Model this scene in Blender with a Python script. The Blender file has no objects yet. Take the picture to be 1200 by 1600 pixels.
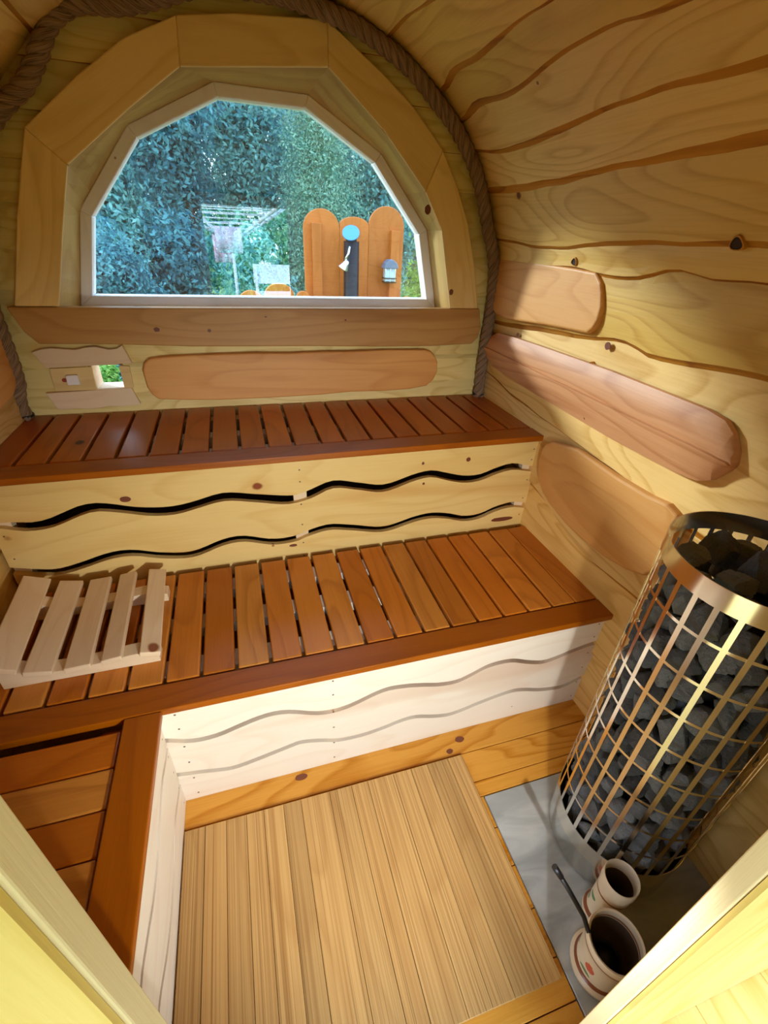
import bpy, bmesh, math, random
import numpy as np
from mathutils import Vector, Matrix, noise
random.seed(7); rng = np.random.default_rng(7)
S = bpy.context.scene
COL = S.collection
PI = math.pi

# ------------------------------------------------------------------ camera
cam = bpy.data.cameras.new('camera'); cam_o = bpy.data.objects.new('camera', cam); COL.objects.link(cam_o)
RX = Vector((0.95679232, -0.28730094, 0.04479534)); UP = Vector((0.1135877, 0.51111652, 0.85197285)); FW = Vector((0.26766824, 0.81007288, -0.52166621))
m = Matrix((RX, UP, -FW)).transposed().to_4x4(); m.translation = Vector((-0.00234, -1.9382, 1.50491)); cam_o.matrix_world = m
cam.sensor_fit = 'VERTICAL'; cam.sensor_height = 32.0; cam.lens = 32.0 * 720.60 / 1600.0
cam.clip_start = 0.01; cam.clip_end = 300
S.camera = cam_o
# ------------------------------------------------------------------ sky, sun, exposure
S.view_settings.view_transform = 'Standard'; S.view_settings.look = 'None'; S.view_settings.exposure = 0.12; S.view_settings.gamma = 1.0
S.view_settings.use_curve_mapping = False
S.cycles.max_bounces = 10; S.cycles.diffuse_bounces = 6; S.cycles.glossy_bounces = 4; S.cycles.transparent_max_bounces = 12
S.cycles.sample_clamp_indirect = 6.0; S.cycles.use_denoising = True
W = bpy.data.worlds.new('sky'); S.world = W; W.use_nodes = True
wn, wl = W.node_tree.nodes, W.node_tree.links
wn.clear()
tc = wn.new('ShaderNodeTexCoord'); sep = wn.new('ShaderNodeSeparateXYZ'); rmp = wn.new('ShaderNodeValToRGB'); bg = wn.new('ShaderNodeBackground'); out = wn.new('ShaderNodeOutputWorld')
wl.new(tc.outputs['Generated'], sep.inputs[0]); wl.new(sep.outputs['Z'], rmp.inputs['Fac']); wl.new(rmp.outputs['Color'], bg.inputs['Color']); wl.new(bg.outputs[0], out.inputs[0])
rmp.color_ramp.elements[0].color = (0.80, 0.90, 1.0, 1); rmp.color_ramp.elements[1].color = (0.36, 0.58, 0.95, 1)
SKY = 4.4
bg.inputs['Strength'].default_value = SKY
sun = bpy.data.lights.new('sun', 'SUN'); sun_o = bpy.data.objects.new('sun', sun); COL.objects.link(sun_o)
sun.energy = 5.0; sun.angle = math.radians(7); sun.color = (0.97, 0.97, 1.0)
sun_o.rotation_euler = Vector((0.68, -0.73, -0.32)).to_track_quat('-Z', 'Y').to_euler()
SPOT_W = 56.0

# ------------------------------------------------------------------ materials
def new_mat(name):
    m = bpy.data.materials.new(name); m.use_nodes = True
    nt = m.node_tree; b = nt.nodes['Principled BSDF']
    return m, nt, b

def plain(name, col, rough=0.6, metal=0.0, spec=0.5):
    m, nt, b = new_mat(name)
    b.inputs['Base Color'].default_value = (*col, 1); b.inputs['Roughness'].default_value = rough
    b.inputs['Metallic'].default_value = metal; b.inputs['Specular IOR Level'].default_value = spec
    return m

def wood(name, c1, c2, grain=0.45, knot=(0.16, 0.045, 0.015), knots=0.35, rough=0.5, var=0.12, alt=None, ring=9.0, stripes=0.0, knot_scale=3.2, streak=0.0, streak_col=(0.30, 0.12, 0.04), sat=1.12):
    """c1 light wood, c2 late wood; UV u runs along the grain in metres, v across it."""
    m, nt, b = new_mat(name); N, L = nt.nodes, nt.links
    def node(t, **k):
        n = N.new(t)
        for a, v in k.items(): setattr(n, a, v)
        return n
    def math_(op, a, bb=None, clamp=False):
        n = node('ShaderNodeMath', operation=op, use_clamp=clamp)
        for i, x in enumerate((a, bb)):
            if x is None: continue
            if isinstance(x, (int, float)): n.inputs[i].default_value = x
            else: L.new(x, n.inputs[i])
        return n.outputs[0]
    def mix(f, a, bb, mode='MIX'):
        n = node('ShaderNodeMix', data_type='RGBA', blend_type=mode)
        for i, x in ((0, f), (6, a), (7, bb)):
            if isinstance(x, (int, float)): n.inputs[i].default_value = x
            elif isinstance(x, tuple): n.inputs[i].default_value = (*x, 1)
            else: L.new(x, n.inputs[i])
        return n.outputs[2]
    uv = node('ShaderNodeUVMap'); oi = node('ShaderNodeObjectInfo')
    off = node('ShaderNodeCombineXYZ')
    r = oi.outputs['Random']
    L.new(math_('MULTIPLY', r, 53.0), off.inputs[0]); L.new(math_('MULTIPLY', r, 31.7), off.inputs[1]); L.new(math_('MULTIPLY', r, 17.3), off.inputs[2])
    add = node('ShaderNodeVectorMath', operation='ADD'); L.new(uv.outputs[0], add.inputs[0]); L.new(off.outputs[0], add.inputs[1])
    P = add.outputs[0]
    def scaled(sx, sy):
        n = node('ShaderNodeVectorMath', operation='MULTIPLY'); L.new(P, n.inputs[0]); n.inputs[1].default_value = (sx, sy, 1); return n.outputs[0]
    def nz(vec, scale, detail=3.0, rough_=0.55, dist=0.0):
        n = node('ShaderNodeTexNoise'); L.new(vec, n.inputs['Vector']); n.inputs['Scale'].default_value = scale; n.inputs['Detail'].default_value = detail
        n.inputs['Roughness'].default_value = rough_; n.inputs['Distortion'].default_value = dist; return n.outputs['Fac']
    # growth rings: contour lines of a smooth stretched field
    field = nz(scaled(1.1, 5.0), 1.0, 1.5, 0.45, 0.25)
    rings = math_('FRACT', math_('MULTIPLY', field, ring))
    rr = node('ShaderNodeValToRGB'); L.new(rings, rr.inputs['Fac'])
    e = rr.color_ramp.elements; e[0].position = 0.0; e[0].color = (0, 0, 0, 1); e[1].position = 0.88; e[1].color = (1, 1, 1, 1)
    x = e.new(0.55); x.color = (.12, .12, .12, 1); x = e.new(1.0); x.color = (0, 0, 0, 1)
    fib = nz(scaled(5.0, 150.0), 1.0, 4.0, 0.65)
    blotch = nz(scaled(1.6, 6.0), 1.0, 2.0, 0.5)
    f = math_('MULTIPLY', rr.outputs['Color'], grain)
    f = math_('ADD', f, math_('MULTIPLY', math_('SUBTRACT', fib, 0.5), grain * 1.5))
    f = math_('ADD', f, math_('MULTIPLY', math_('SUBTRACT', blotch, 0.45), 0.9 * grain), clamp=True)
    base = c1
    if alt is not None:
        base = mix(math_('POWER', r, 1.2), c1, alt)
    c = mix(f, base, c2)
    if stripes > 0:
        st = nz(scaled(0.5, 150.0), 1.0, 2.0, 0.7)
        c = mix(math_('MULTIPLY', math_('SUBTRACT', st, 0.42, True), stripes * 4, True), c, c2)
        st2 = nz(scaled(1.0, 320.0), 1.0, 1.0, 0.5)
        c = mix(math_('MULTIPLY', math_('SUBTRACT', st2, 0.56, True), stripes * 5, True), c, tuple(v * 0.42 for v in c2))
    if streak > 0:
        s1 = nz(scaled(0.9, 7.0), 1.0, 1.0, 0.5, 0.4)
        c = mix(math_('MULTIPLY', math_('SUBTRACT', s1, 0.60, True), streak * 8, True), c, streak_col)
    if knots > 0:
        vo = node('ShaderNodeTexVoronoi'); L.new(scaled(knot_scale * 0.8, knot_scale), vo.inputs['Vector']); vo.inputs['Scale'].default_value = 1.0
        wob = nz(scaled(14, 20), 1.0, 2.0)
        d = math_('ADD', vo.outputs['Distance'], math_('MULTIPLY', math_('SUBTRACT', wob, 0.5), 0.05))
        sepc = node('ShaderNodeSeparateColor'); L.new(vo.outputs['Color'], sepc.inputs[0])
        on = math_('LESS_THAN', sepc.outputs[0], knots)
        core = math_('MULTIPLY', on, math_('SUBTRACT', 1.0, math_('DIVIDE', d, 0.055), True), True)
        halo = math_('MULTIPLY', on, math_('SUBTRACT', 1.0, math_('DIVIDE', d, 0.17), True), True)
        c = mix(math_('MULTIPLY', halo, 0.55), c, c2)
        c = mix(math_('MULTIPLY', core, 3.0, True), c, knot)
        v2 = node('ShaderNodeTexVoronoi'); L.new(scaled(knot_scale * 2.2, knot_scale * 2.6), v2.inputs['Vector']); v2.inputs['Scale'].default_value = 1.0
        s2 = node('ShaderNodeSeparateColor'); L.new(v2.outputs['Color'], s2.inputs[0])
        pin = math_('MULTIPLY', math_('LESS_THAN', s2.outputs[1], knots * 0.8), math_('LESS_THAN', math_('ADD', v2.outputs['Distance'], math_('MULTIPLY', math_('SUBTRACT', wob, 0.5), 0.06)), 0.035))
        c = mix(math_('MULTIPLY', pin, 0.8), c, knot)
    hsv = node('ShaderNodeHueSaturation'); L.new(c, hsv.inputs['Color']); hsv.inputs['Saturation'].default_value = sat
    r2 = math_('FRACT', math_('MULTIPLY', r, 7.31))
    L.new(math_('ADD', math_('MULTIPLY', r2, 2 * var), 1.0 - var), hsv.inputs['Value'])
    L.new(hsv.outputs[0], b.inputs['Base Color'])
    b.inputs['Roughness'].default_value = rough
    b.inputs['Specular IOR Level'].default_value = 0.4
    bp = node('ShaderNodeBump'); bp.inputs['Strength'].default_value = 0.12; bp.inputs['Distance'].default_value = 0.004
    L.new(fib, bp.inputs['Height']); L.new(bp.outputs[0], b.inputs['Normal'])
    return m

M = {}
M['pine_wall'] = wood('pine_wall', (0.76, 0.51, 0.175), (0.50, 0.26, 0.07), grain=0.5, ring=13.0, knots=0.25, rough=0.5, alt=(0.79, 0.56, 0.27), streak=0.25, streak_col=(0.42, 0.19, 0.05))
M['pine_back'] = wood('pine_back', (0.78, 0.64, 0.30), (0.56, 0.38, 0.12), grain=0.5, ring=14.0, knots=0.18, rough=0.55)
M['waney'] = wood('waney_edge', (0.50, 0.24, 0.065), (0.27, 0.095, 0.025), grain=0.8, knots=0.0, rough=0.6, streak=0.6, streak_col=(0.14, 0.04, 0.012))
M['reveal'] = wood('alder_reveal', (0.52, 0.345, 0.14), (0.34, 0.18, 0.06), grain=0.4, knots=0.2, rough=0.5, streak=0.6, streak_col=(0.26, 0.13, 0.045))
M['sill'] = wood('alder_sill', (0.58, 0.34, 0.145), (0.38, 0.18, 0.065), grain=0.4, knots=0.3, rough=0.5, streak=0.5, streak_col=(0.30, 0.13, 0.05))
M['trim'] = wood('alder_trim', (0.82, 0.63, 0.32), (0.58, 0.37, 0.14), grain=0.30, knots=0.2, rough=0.5, streak=0.5, streak_col=(0.34, 0.17, 0.05))
M['slab'] = wood('alder_slab', (0.70, 0.385, 0.165), (0.50, 0.21, 0.07), grain=0.35, knots=0.3, rough=0.5, streak=0.3, streak_col=(0.36, 0.13, 0.045))
M['slab_pink'] = wood('alder_slab_pink', (0.64, 0.345, 0.19), (0.40, 0.165, 0.075), grain=0.5, knots=0.55, rough=0.5, streak=0.55, streak_col=(0.30, 0.10, 0.05))
M['slat_dark'] = wood('thermo_alder_dark', (0.42, 0.125, 0.045), (0.24, 0.060, 0.020), grain=0.35, knots=0.1, rough=0.34, var=0.18, alt=(0.58, 0.21, 0.07), knot=(0.05, 0.012, 0.006))
M['slat_mid'] = wood('thermo_alder_mid', (0.52, 0.175, 0.044), (0.29, 0.080, 0.020), grain=0.35, knots=0.1, rough=0.34, var=0.15, alt=(0.71, 0.32, 0.092), sat=1.08, knot=(0.07, 0.02, 0.01))
M['rail'] = wood('thermo_alder_rail', (0.37, 0.118, 0.034), (0.20, 0.052, 0.016), grain=0.4, knots=0.2, rough=0.36, var=0.08, knot=(0.05, 0.012, 0.006))
M['white'] = wood('aspen_board', (0.82, 0.73, 0.58), (0.68, 0.47, 0.30), grain=0.20, knots=0.22, rough=0.5, var=0.05, streak=0.25, streak_col=(0.56, 0.28, 0.12), knot=(0.30, 0.10, 0.04), sat=0.95)
M['yellow'] = wood('aspen_board_yellow', (0.78, 0.58, 0.26), (0.60, 0.34, 0.11), grain=0.28, knots=0.3, rough=0.5, var=0.05, streak=0.3, streak_col=(0.52, 0.22, 0.06), knot=(0.24, 0.06, 0.02))
M['pale'] = wood('pale_pine', (0.80, 0.64, 0.44), (0.66, 0.45, 0.26), grain=0.25, knots=0.30, rough=0.55, var=0.05, knot=(0.25, 0.09, 0.04))
M['bamboo'] = wood('bamboo_slat', (0.56, 0.345, 0.135), (0.34, 0.165, 0.052), grain=0.3, knots=0.0, rough=0.5, var=0.13, stripes=0.65, sat=1.04)
M['floor'] = wood('pine_floor', (0.70, 0.37, 0.115), (0.46, 0.18, 0.042), grain=0.7, ring=12.0, knots=0.35, rough=0.45, knot=(0.26, 0.06, 0.02))
M['frame'] = wood('whitewashed_frame', sat=0.8, c1=(0.88, 0.84, 0.82), c2=(0.72, 0.63, 0.58), grain=0.3, knots=0.15, rough=0.5, var=0.03, knot=(0.3, 0.17, 0.10))
M['jamb'] = wood('raw_jamb', (0.88, 0.74, 0.48), (0.78, 0.62, 0.36), grain=0.2, knots=0.0, rough=0.6, var=0.03)
M['cladding'] = wood('yellow_pine_cladding', (0.82, 0.64, 0.27), (0.66, 0.46, 0.13), grain=0.55, knots=0.05, rough=0.5, var=0.05, ring=7)
M['fence'] = wood('orange_stained_fence', (0.60, 0.22, 0.088), (0.42, 0.125, 0.045), grain=0.35, knots=0.2, rough=0.55, var=0.1)
M['void_shade'] = plain('painted_bench_shade', (0.05, 0.03, 0.02), 0.9)  # near-black colour stands in for the shade under the upper bench
M['steel'] = plain('polished_steel', (0.84, 0.79, 0.71), 0.16, 1.0)
M['steel_base'] = plain('brushed_steel', (0.70, 0.71, 0.70), 0.12, 1.0)
M['black'] = plain('black_metal', (0.012, 0.012, 0.014), 0.4, 0.3)
M['chrome'] = plain('chrome', (0.8, 0.8, 0.82), 0.15, 1.0)
M['blue'] = plain('sky_reflection_cap', (0.10, 0.34, 0.78), 0.7, 0.0)  # blue stands in for the sky mirrored in the pipe cap
M['screw'] = plain('screw_head', (0.16, 0.12, 0.09), 0.4, 0.7)
M['pink'] = plain('pink_laundry', (0.85, 0.50, 0.62), 0.8)
M['lilac'] = plain('lilac_laundry', (0.82, 0.72, 0.88), 0.8)
M['whiteplastic'] = plain('white_plastic', (0.85, 0.87, 0.9), 0.4)
M['towel_white'] = plain('white_laundry', (0.85, 0.87, 0.9), 0.8)
M['red'] = plain('red_stop', (0.35, 0.04, 0.02), 0.4)
M['bark'] = plain('bark', (0.10, 0.075, 0.05), 0.9)
M['birch_bark'] = plain('birch_bark', (0.75, 0.78, 0.78), 0.8)
M['lampglass'] = plain('lantern_glass', (0.55, 0.70, 0.85), 0.1)
M['soil'] = plain('grass_soil', (0.08, 0.16, 0.03), 0.95)
M['terracotta_in'] = plain('pot_inside', (0.10, 0.06, 0.035), 0.7)

def stone_mat():
    m, nt, b = new_mat('olivine_stone'); N, L = nt.nodes, nt.links
    tc = N.new('ShaderNodeTexCoord'); oi = N.new('ShaderNodeObjectInfo')
    n = N.new('ShaderNodeTexNoise'); n.inputs['Scale'].default_value = 45; n.inputs['Detail'].default_value = 5; L.new(tc.outputs['Object'], n.inputs['Vector'])
    v = N.new('ShaderNodeTexVoronoi'); v.inputs['Scale'].default_value = 160; L.new(tc.outputs['Object'], v.inputs['Vector'])
    r = N.new('ShaderNodeValToRGB'); L.new(n.outputs['Fac'], r.inputs['Fac'])
    r.color_ramp.elements[0].position = 0.3; r.color_ramp.elements[0].color = (0.045, 0.049, 0.056, 1)
    r.color_ramp.elements[1].position = 0.75; r.color_ramp.elements[1].color = (0.34, 0.355, 0.38, 1)
    mx = N.new('ShaderNodeMix'); mx.data_type = 'RGBA'; mx.blend_type = 'MULTIPLY'; mx.inputs[0].default_value = 0.75
    L.new(r.outputs[0], mx.inputs[6]); L.new(v.outputs['Color'], mx.inputs[7])
    hs = N.new('ShaderNodeHueSaturation'); L.new(mx.outputs[2], hs.inputs['Color'])
    ma = N.new('ShaderNodeMath'); ma.operation = 'MULTIPLY_ADD'; ma.inputs[1].default_value = 1.3; ma.inputs[2].default_value = 0.6; L.new(oi.outputs['Random'], ma.inputs[0]); L.new(ma.outputs[0], hs.inputs['Value'])
    L.new(hs.outputs[0], b.inputs['Base Color']); b.inputs['Roughness'].default_value = 0.65
    bp = N.new('ShaderNodeBump'); bp.inputs['Strength'].default_value = 0.5; bp.inputs['Distance'].default_value = 0.004; L.new(n.outputs['Fac'], bp.inputs['Height']); L.new(bp.outputs[0], b.inputs['Normal'])
    return m
M['stone'] = stone_mat()

def marble_mat():
    m, nt, b = new_mat('grey_marble'); N, L = nt.nodes, nt.links
    tc = N.new('ShaderNodeTexCoord'); mp = N.new('ShaderNodeMapping'); mp.inputs['Scale'].default_value = (1.2, 4.0, 1); mp.inputs['Rotation'].default_value = (0, 0, 0.35)
    L.new(tc.outputs['Object'], mp.inputs[0])
    n = N.new('ShaderNodeTexNoise'); n.inputs['Scale'].default_value = 3; n.inputs['Detail'].default_value = 7; n.inputs['Distortion'].default_value = 1.2; L.new(mp.outputs[0], n.inputs['Vector'])
    r = N.new('ShaderNodeValToRGB'); L.new(n.outputs['Fac'], r.inputs['Fac'])
    r.color_ramp.elements[0].position = 0.35; r.color_ramp.elements[0].color = (0.32, 0.34, 0.33, 1)
    r.color_ramp.elements[1].position = 0.62; r.color_ramp.elements[1].color = (0.54, 0.56, 0.54, 1)
    L.new(r.outputs[0], b.inputs['Base Color']); b.inputs['Roughness'].default_value = 0.35
    return m
M['marble'] = marble_mat()

def rope_mat():
    m, nt, b = new_mat('hemp_rope'); N, L = nt.nodes, nt.links
    uv = N.new('ShaderNodeUVMap'); mp = N.new('ShaderNodeMapping'); mp.inputs['Scale'].default_value = (18, 260, 1); L.new(uv.outputs[0], mp.inputs[0])
    n = N.new('ShaderNodeTexNoise'); n.inputs['Scale'].default_value = 1; n.inputs['Detail'].default_value = 4; L.new(mp.outputs[0], n.inputs['Vector'])
    r = N.new('ShaderNodeValToRGB'); L.new(n.outputs['Fac'], r.inputs['Fac'])
    r.color_ramp.elements[0].position = 0.3; r.color_ramp.elements[0].color = (0.10, 0.055, 0.028, 1)
    r.color_ramp.elements[1].position = 0.7; r.color_ramp.elements[1].color = (0.40, 0.26, 0.15, 1)
    L.new(r.outputs[0], b.inputs['Base Color']); b.inputs['Roughness'].default_value = 0.85
    bp = N.new('ShaderNodeBump'); bp.inputs['Strength'].default_value = 0.6; bp.inputs['Distance'].default_value = 0.003; L.new(n.outputs['Fac'], bp.inputs['Height']); L.new(bp.outputs[0], b.inputs['Normal'])
    return m
M['rope'] = rope_mat()

def leaf_mat(name, ca, cb):
    m, nt, b = new_mat(name); N, L = nt.nodes, nt.links
    g = N.new('ShaderNodeNewGeometry'); r = N.new('ShaderNodeValToRGB'); L.new(g.outputs['Random Per Island'], r.inputs['Fac'])
    r.color_ramp.elements[0].color = (*ca, 1); r.color_ramp.elements[1].color = (*cb, 1)
    tc = N.new('ShaderNodeTexCoord'); nz = N.new('ShaderNodeTexNoise'); nz.inputs['Scale'].default_value = 3.2; nz.inputs['Detail'].default_value = 2.0; L.new(tc.outputs['Object'], nz.inputs['Vector'])
    mr = N.new('ShaderNodeMapRange'); mr.inputs[1].default_value = .32; mr.inputs[2].default_value = .66; mr.inputs[3].default_value = -.32; mr.inputs[4].default_value = .42; L.new(nz.outputs['Fac'], mr.inputs[0])  # sunlit and dim leaf clumps painted into the colour by noise
    ad = N.new('ShaderNodeMath'); ad.operation = 'ADD'; ad.use_clamp = True; L.new(g.outputs['Random Per Island'], ad.inputs[0]); L.new(mr.outputs[0], ad.inputs[1]); L.new(ad.outputs[0], r.inputs['Fac'])
    L.new(r.outputs[0], b.inputs['Base Color']); b.inputs['Roughness'].default_value = 0.5
    b.inputs['Specular IOR Level'].default_value = 0.3
    t = N.new('ShaderNodeBsdfTranslucent'); L.new(r.outputs[0], t.inputs['Color']); mx = N.new('ShaderNodeMixShader'); mx.inputs[0].default_value = .5
    o = N['Material Output']; L.new(b.outputs[0], mx.inputs[1]); L.new(t.outputs[0], mx.inputs[2]); L.new(mx.outputs[0], o.inputs['Surface'])
    return m
M['leaf_dark'] = leaf_mat('leaf_dark_teal', (0.03, 0.17, 0.24), (0.22, 0.58, 0.60))
M['leaf_mid'] = leaf_mat('leaf_mid_teal', (0.06, 0.26, 0.30), (0.36, 0.74, 0.66))
M['leaf_birch'] = leaf_mat('leaf_birch', (0.12, 0.32, 0.26), (0.46, 0.72, 0.52))
M['leaf_bright'] = leaf_mat('leaf_bright', (0.10, 0.32, 0.06), (0.42, 0.66, 0.16))
M['grass'] = leaf_mat('grass_blade', (0.10, 0.24, 0.03), (0.38, 0.55, 0.10))

def glass_mat():
    m = bpy.data.materials.new('window_glass'); m.use_nodes = True; nt = m.node_tree; N, L = nt.nodes, nt.links
    N.clear()
    o = N.new('ShaderNodeOutputMaterial'); t = N.new('ShaderNodeBsdfTransparent'); g = N.new('ShaderNodeBsdfGlossy'); mx = N.new('ShaderNodeMixShader')
    t.inputs[0].default_value = (0.92, 0.99, 1.0, 1); g.inputs['Roughness'].default_value = 0.0; g.inputs['Color'].default_value = (0.92, 0.97, 1, 1)
    lw = N.new('ShaderNodeLayerWeight'); pw = N.new('ShaderNodeMath'); pw.operation = 'POWER'; pw.inputs[1].default_value = 5.0; L.new(lw.outputs['Facing'], pw.inputs[0])
    sc = N.new('ShaderNodeMath'); sc.operation = 'MULTIPLY_ADD'; sc.inputs[1].default_value = .86; sc.inputs[2].default_value = .14; L.new(pw.outputs[0], sc.inputs[0])
    L.new(sc.outputs[0], mx.inputs[0]); L.new(t.outputs[0], mx.inputs[1]); L.new(g.outputs[0], mx.inputs[2]); L.new(mx.outputs[0], o.inputs[0])
    return m
M['glass'] = glass_mat()

def pot_mat():
    m, nt, b = new_mat('painted_ceramic'); N, L = nt.nodes, nt.links
    tc = N.new('ShaderNodeTexCoord'); sp = N.new('ShaderNodeSeparateXYZ'); L.new(tc.outputs['Object'], sp.inputs[0])
    r = N.new('ShaderNodeValToRGB'); mr = N.new('ShaderNodeMapRange'); mr.inputs[1].default_value = 0.0; mr.inputs[2].default_value = 0.16; L.new(sp.outputs['Z'], mr.inputs[0]); L.new(mr.outputs[0], r.inputs['Fac'])
    cr = r.color_ramp; cr.interpolation = 'CONSTANT'
    cr.elements[0].color = (0.66, 0.52, 0.34, 1); cr.elements[1].position = 0.12; cr.elements[1].color = (0.22, 0.06, 0.02, 1)
    for p, c in ((0.18, (0.68, 0.56, 0.38)), (0.80, (0.26, 0.09, 0.03)), (0.84, (0.70, 0.58, 0.42))):
        e = cr.elements.new(p); e.color = (*c, 1)
    # painted fruit and leaf patches round the belly
    v = N.new('ShaderNodeTexVoronoi'); v.inputs['Scale'].default_value = 26; L.new(tc.outputs['Object'], v.inputs['Vector'])
    sc = N.new('ShaderNodeSeparateColor'); L.new(v.outputs['Color'], sc.inputs[0])
    r2 = N.new('ShaderNodeValToRGB'); L.new(sc.outputs[0], r2.inputs['Fac']); r2.color_ramp.interpolation = 'CONSTANT'
    r2.color_ramp.elements[0].color = (0.55, 0.10, 0.05, 1); r2.color_ramp.elements[1].position = 0.35; r2.color_ramp.elements[1].color = (0.10, 0.20, 0.07, 1)
    e = r2.color_ramp.elements.new(0.65); e.color = (0.60, 0.24, 0.06, 1)
    a = N.new('ShaderNodeMath'); a.operation = 'LESS_THAN'; a.inputs[1].default_value = 0.48; L.new(v.outputs['Distance'], a.inputs[0])
    bnd = N.new('ShaderNodeMath'); bnd.operation = 'COMPARE'; bnd.inputs[1].default_value = 0.065; bnd.inputs[2].default_value = 0.026; L.new(sp.outputs['Z'], bnd.inputs[0])
    ab = N.new('ShaderNodeMath'); ab.operation = 'MULTIPLY'; L.new(a.outputs[0], ab.inputs[0]); L.new(bnd.outputs[0], ab.inputs[1])
    mx = N.new('ShaderNodeMix'); mx.data_type = 'RGBA'; L.new(ab.outputs[0], mx.inputs[0]); L.new(r.outputs[0], mx.inputs[6]); L.new(r2.outputs[0], mx.inputs[7])
    L.new(mx.outputs[2], b.inputs['Base Color']); b.inputs['Roughness'].default_value = 0.3
    return m
M['pot'] = pot_mat()

# ------------------------------------------------------------------ mesh helpers
class MB:
    def __init__(s): s.v = []; s.f = []; s.uv = []; s.mi = []; s.sm = []
    def face(s, pts, uvs, mi=0, smooth=False):
        i = len(s.v); s.v += [tuple(p) for p in pts]; s.f.append(tuple(range(i, i + len(pts)))); s.uv.append(list(uvs)); s.mi.append(mi); s.sm.append(smooth)
    def box(s, x0, x1, y0, y1, z0, z1, ax='x', mi=0, T=None):
        P = [(x, y, z) for z in (z0, z1) for y in (y0, y1) for x in (x0, x1)]
        k = 'xyz'.index(ax)
        for q in ((0, 2, 3, 1), (4, 5, 7, 6), (0, 1, 5, 4), (2, 6, 7, 3), (0, 4, 6, 2), (1, 3, 7, 5)):
            pts = [P[i] for i in q]
            nax = [j for j in range(3) if max(p[j] for p in pts) - min(p[j] for p in pts) < 1e-9]
            oth = [j for j in range(3) if j != k]
            uvs = [(p[k], p[oth[0]] + 1.7 * p[oth[1]]) for p in pts] if (not nax or nax[0] != k) else [(p[oth[0]] * 0.3, p[oth[1]]) for p in pts]
            if T is not None: pts = [T @ Vector(p) for p in pts]
            s.face(pts, uvs, mi)
    def prism(s, outline, fn, d0, d1, uvf=None, mi=0):
        """outline: 2D points; fn(a, b, d) -> 3D; d0 the back depth, d1 the front depth."""
        uvf = uvf or (lambda a, b: (a, b))
        n = len(outline)
        s.face([fn(a, b, d1) for a, b in outline], [uvf(a, b) for a, b in outline], mi)
        s.face([fn(a, b, d0) for a, b in reversed(outline)], [uvf(a, b) for a, b in reversed(outline)], mi)
        for i in range(n):
            (a, b), (c, d) = outline[i], outline[(i + 1) % n]
            s.face([fn(a, b, d0), fn(c, d, d0), fn(c, d, d1), fn(a, b, d1)], [uvf(a, b - .02), uvf(c, d - .02), uvf(c, d), uvf(a, b)], mi)
    def tube(s, pts, rad, n=10, mi=0, caps=True, smooth=True, r_fn=None):
        pts = [Vector(p) for p in pts]; rings = []; u = 0; us = []
        prev = None
        for i, p in enumerate(pts):
            t = (pts[min(i + 1, len(pts) - 1)] - pts[max(i - 1, 0)]).normalized()
            if prev is None:
                a = t.orthogonal().normalized()
            else:
                a = (prev - t * prev.dot(t)).normalized()
            prev = a; b = t.cross(a); rr = rad if r_fn is None else r_fn(i / (len(pts) - 1))
            rings.append([p + a * rr * math.cos(2 * PI * k / n) + b * rr * math.sin(2 * PI * k / n) for k in range(n)])
            if i: u += (p - pts[i - 1]).length
            us.append(u)
        for i in range(len(pts) - 1):
            for k in range(n):
                k2 = (k + 1) % n
                s.face([rings[i][k], rings[i][k2], rings[i + 1][k2], rings[i + 1][k]], [(us[i], k / n * .1), (us[i], (k + 1) / n * .1), (us[i + 1], (k + 1) / n * .1), (us[i + 1], k / n * .1)], mi, smooth)
        if caps:
            s.face(list(reversed(rings[0])), [(0, 0)] * n, mi); s.face(rings[-1], [(0, 0)] * n, mi)
    def lathe(s, prof, n=32, c=(0, 0, 0), mi=0, smooth=True):
        for (r0, z0), (r1, z1) in zip(prof[:-1], prof[1:]):
            for k in range(n):
                a0, a1 = 2 * PI * k / n, 2 * PI * (k + 1) / n
                P = [(c[0] + r * math.cos(a), c[1] + r * math.sin(a), c[2] + z) for r, z, a in ((r0, z0, a0), (r0, z0, a1), (r1, z1, a1), (r1, z1, a0))]
                s.face(P, [(0, 0)] * 4, mi, smooth)
    def build(s, name, mats, parent=None, loc=None, bevel=0.0, seg=2, weld=True):
        me = bpy.data.meshes.new(name); me.from_pydata(s.v, [], s.f)
        uvl = me.uv_layers.new(name='UVMap')
        uvl.data.foreach_set('uv', [c for f in s.uv for p in f for c in p])
        mats = mats if isinstance(mats, (list, tuple)) else [mats]
        for mm in mats: me.materials.append(mm)
        me.polygons.foreach_set('material_index', s.mi); me.polygons.foreach_set('use_smooth', s.sm)
        if weld:
            bm = bmesh.new(); bm.from_mesh(me); bmesh.ops.remove_doubles(bm, verts=bm.verts, dist=1e-5)
            bmesh.ops.recalc_face_normals(bm, faces=bm.faces); bm.to_mesh(me); bm.free()
        o = bpy.data.objects.new(name, me); COL.objects.link(o)
        if loc is not None:
            me.transform(Matrix.Translation(-Vector(loc))); o.location = loc
        if parent is not None:
            o.parent = parent
            o.location = Vector(o.location) - Vector(parent.get('_org', (0, 0, 0)))
        if bevel > 0:
            bv = o.modifiers.new('bevel', 'BEVEL'); bv.width = bevel; bv.segments = seg; bv.limit_method = 'ANGLE'; bv.angle_limit = 0.6
        return o

def box(name, mat, x0, x1, y0, y1, z0, z1, ax='x', parent=None, bevel=0.0, seg=2):
    b = MB(); b.box(x0, x1, y0, y1, z0, z1, ax); return b.build(name, mat, parent, bevel=bevel, seg=seg)

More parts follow.
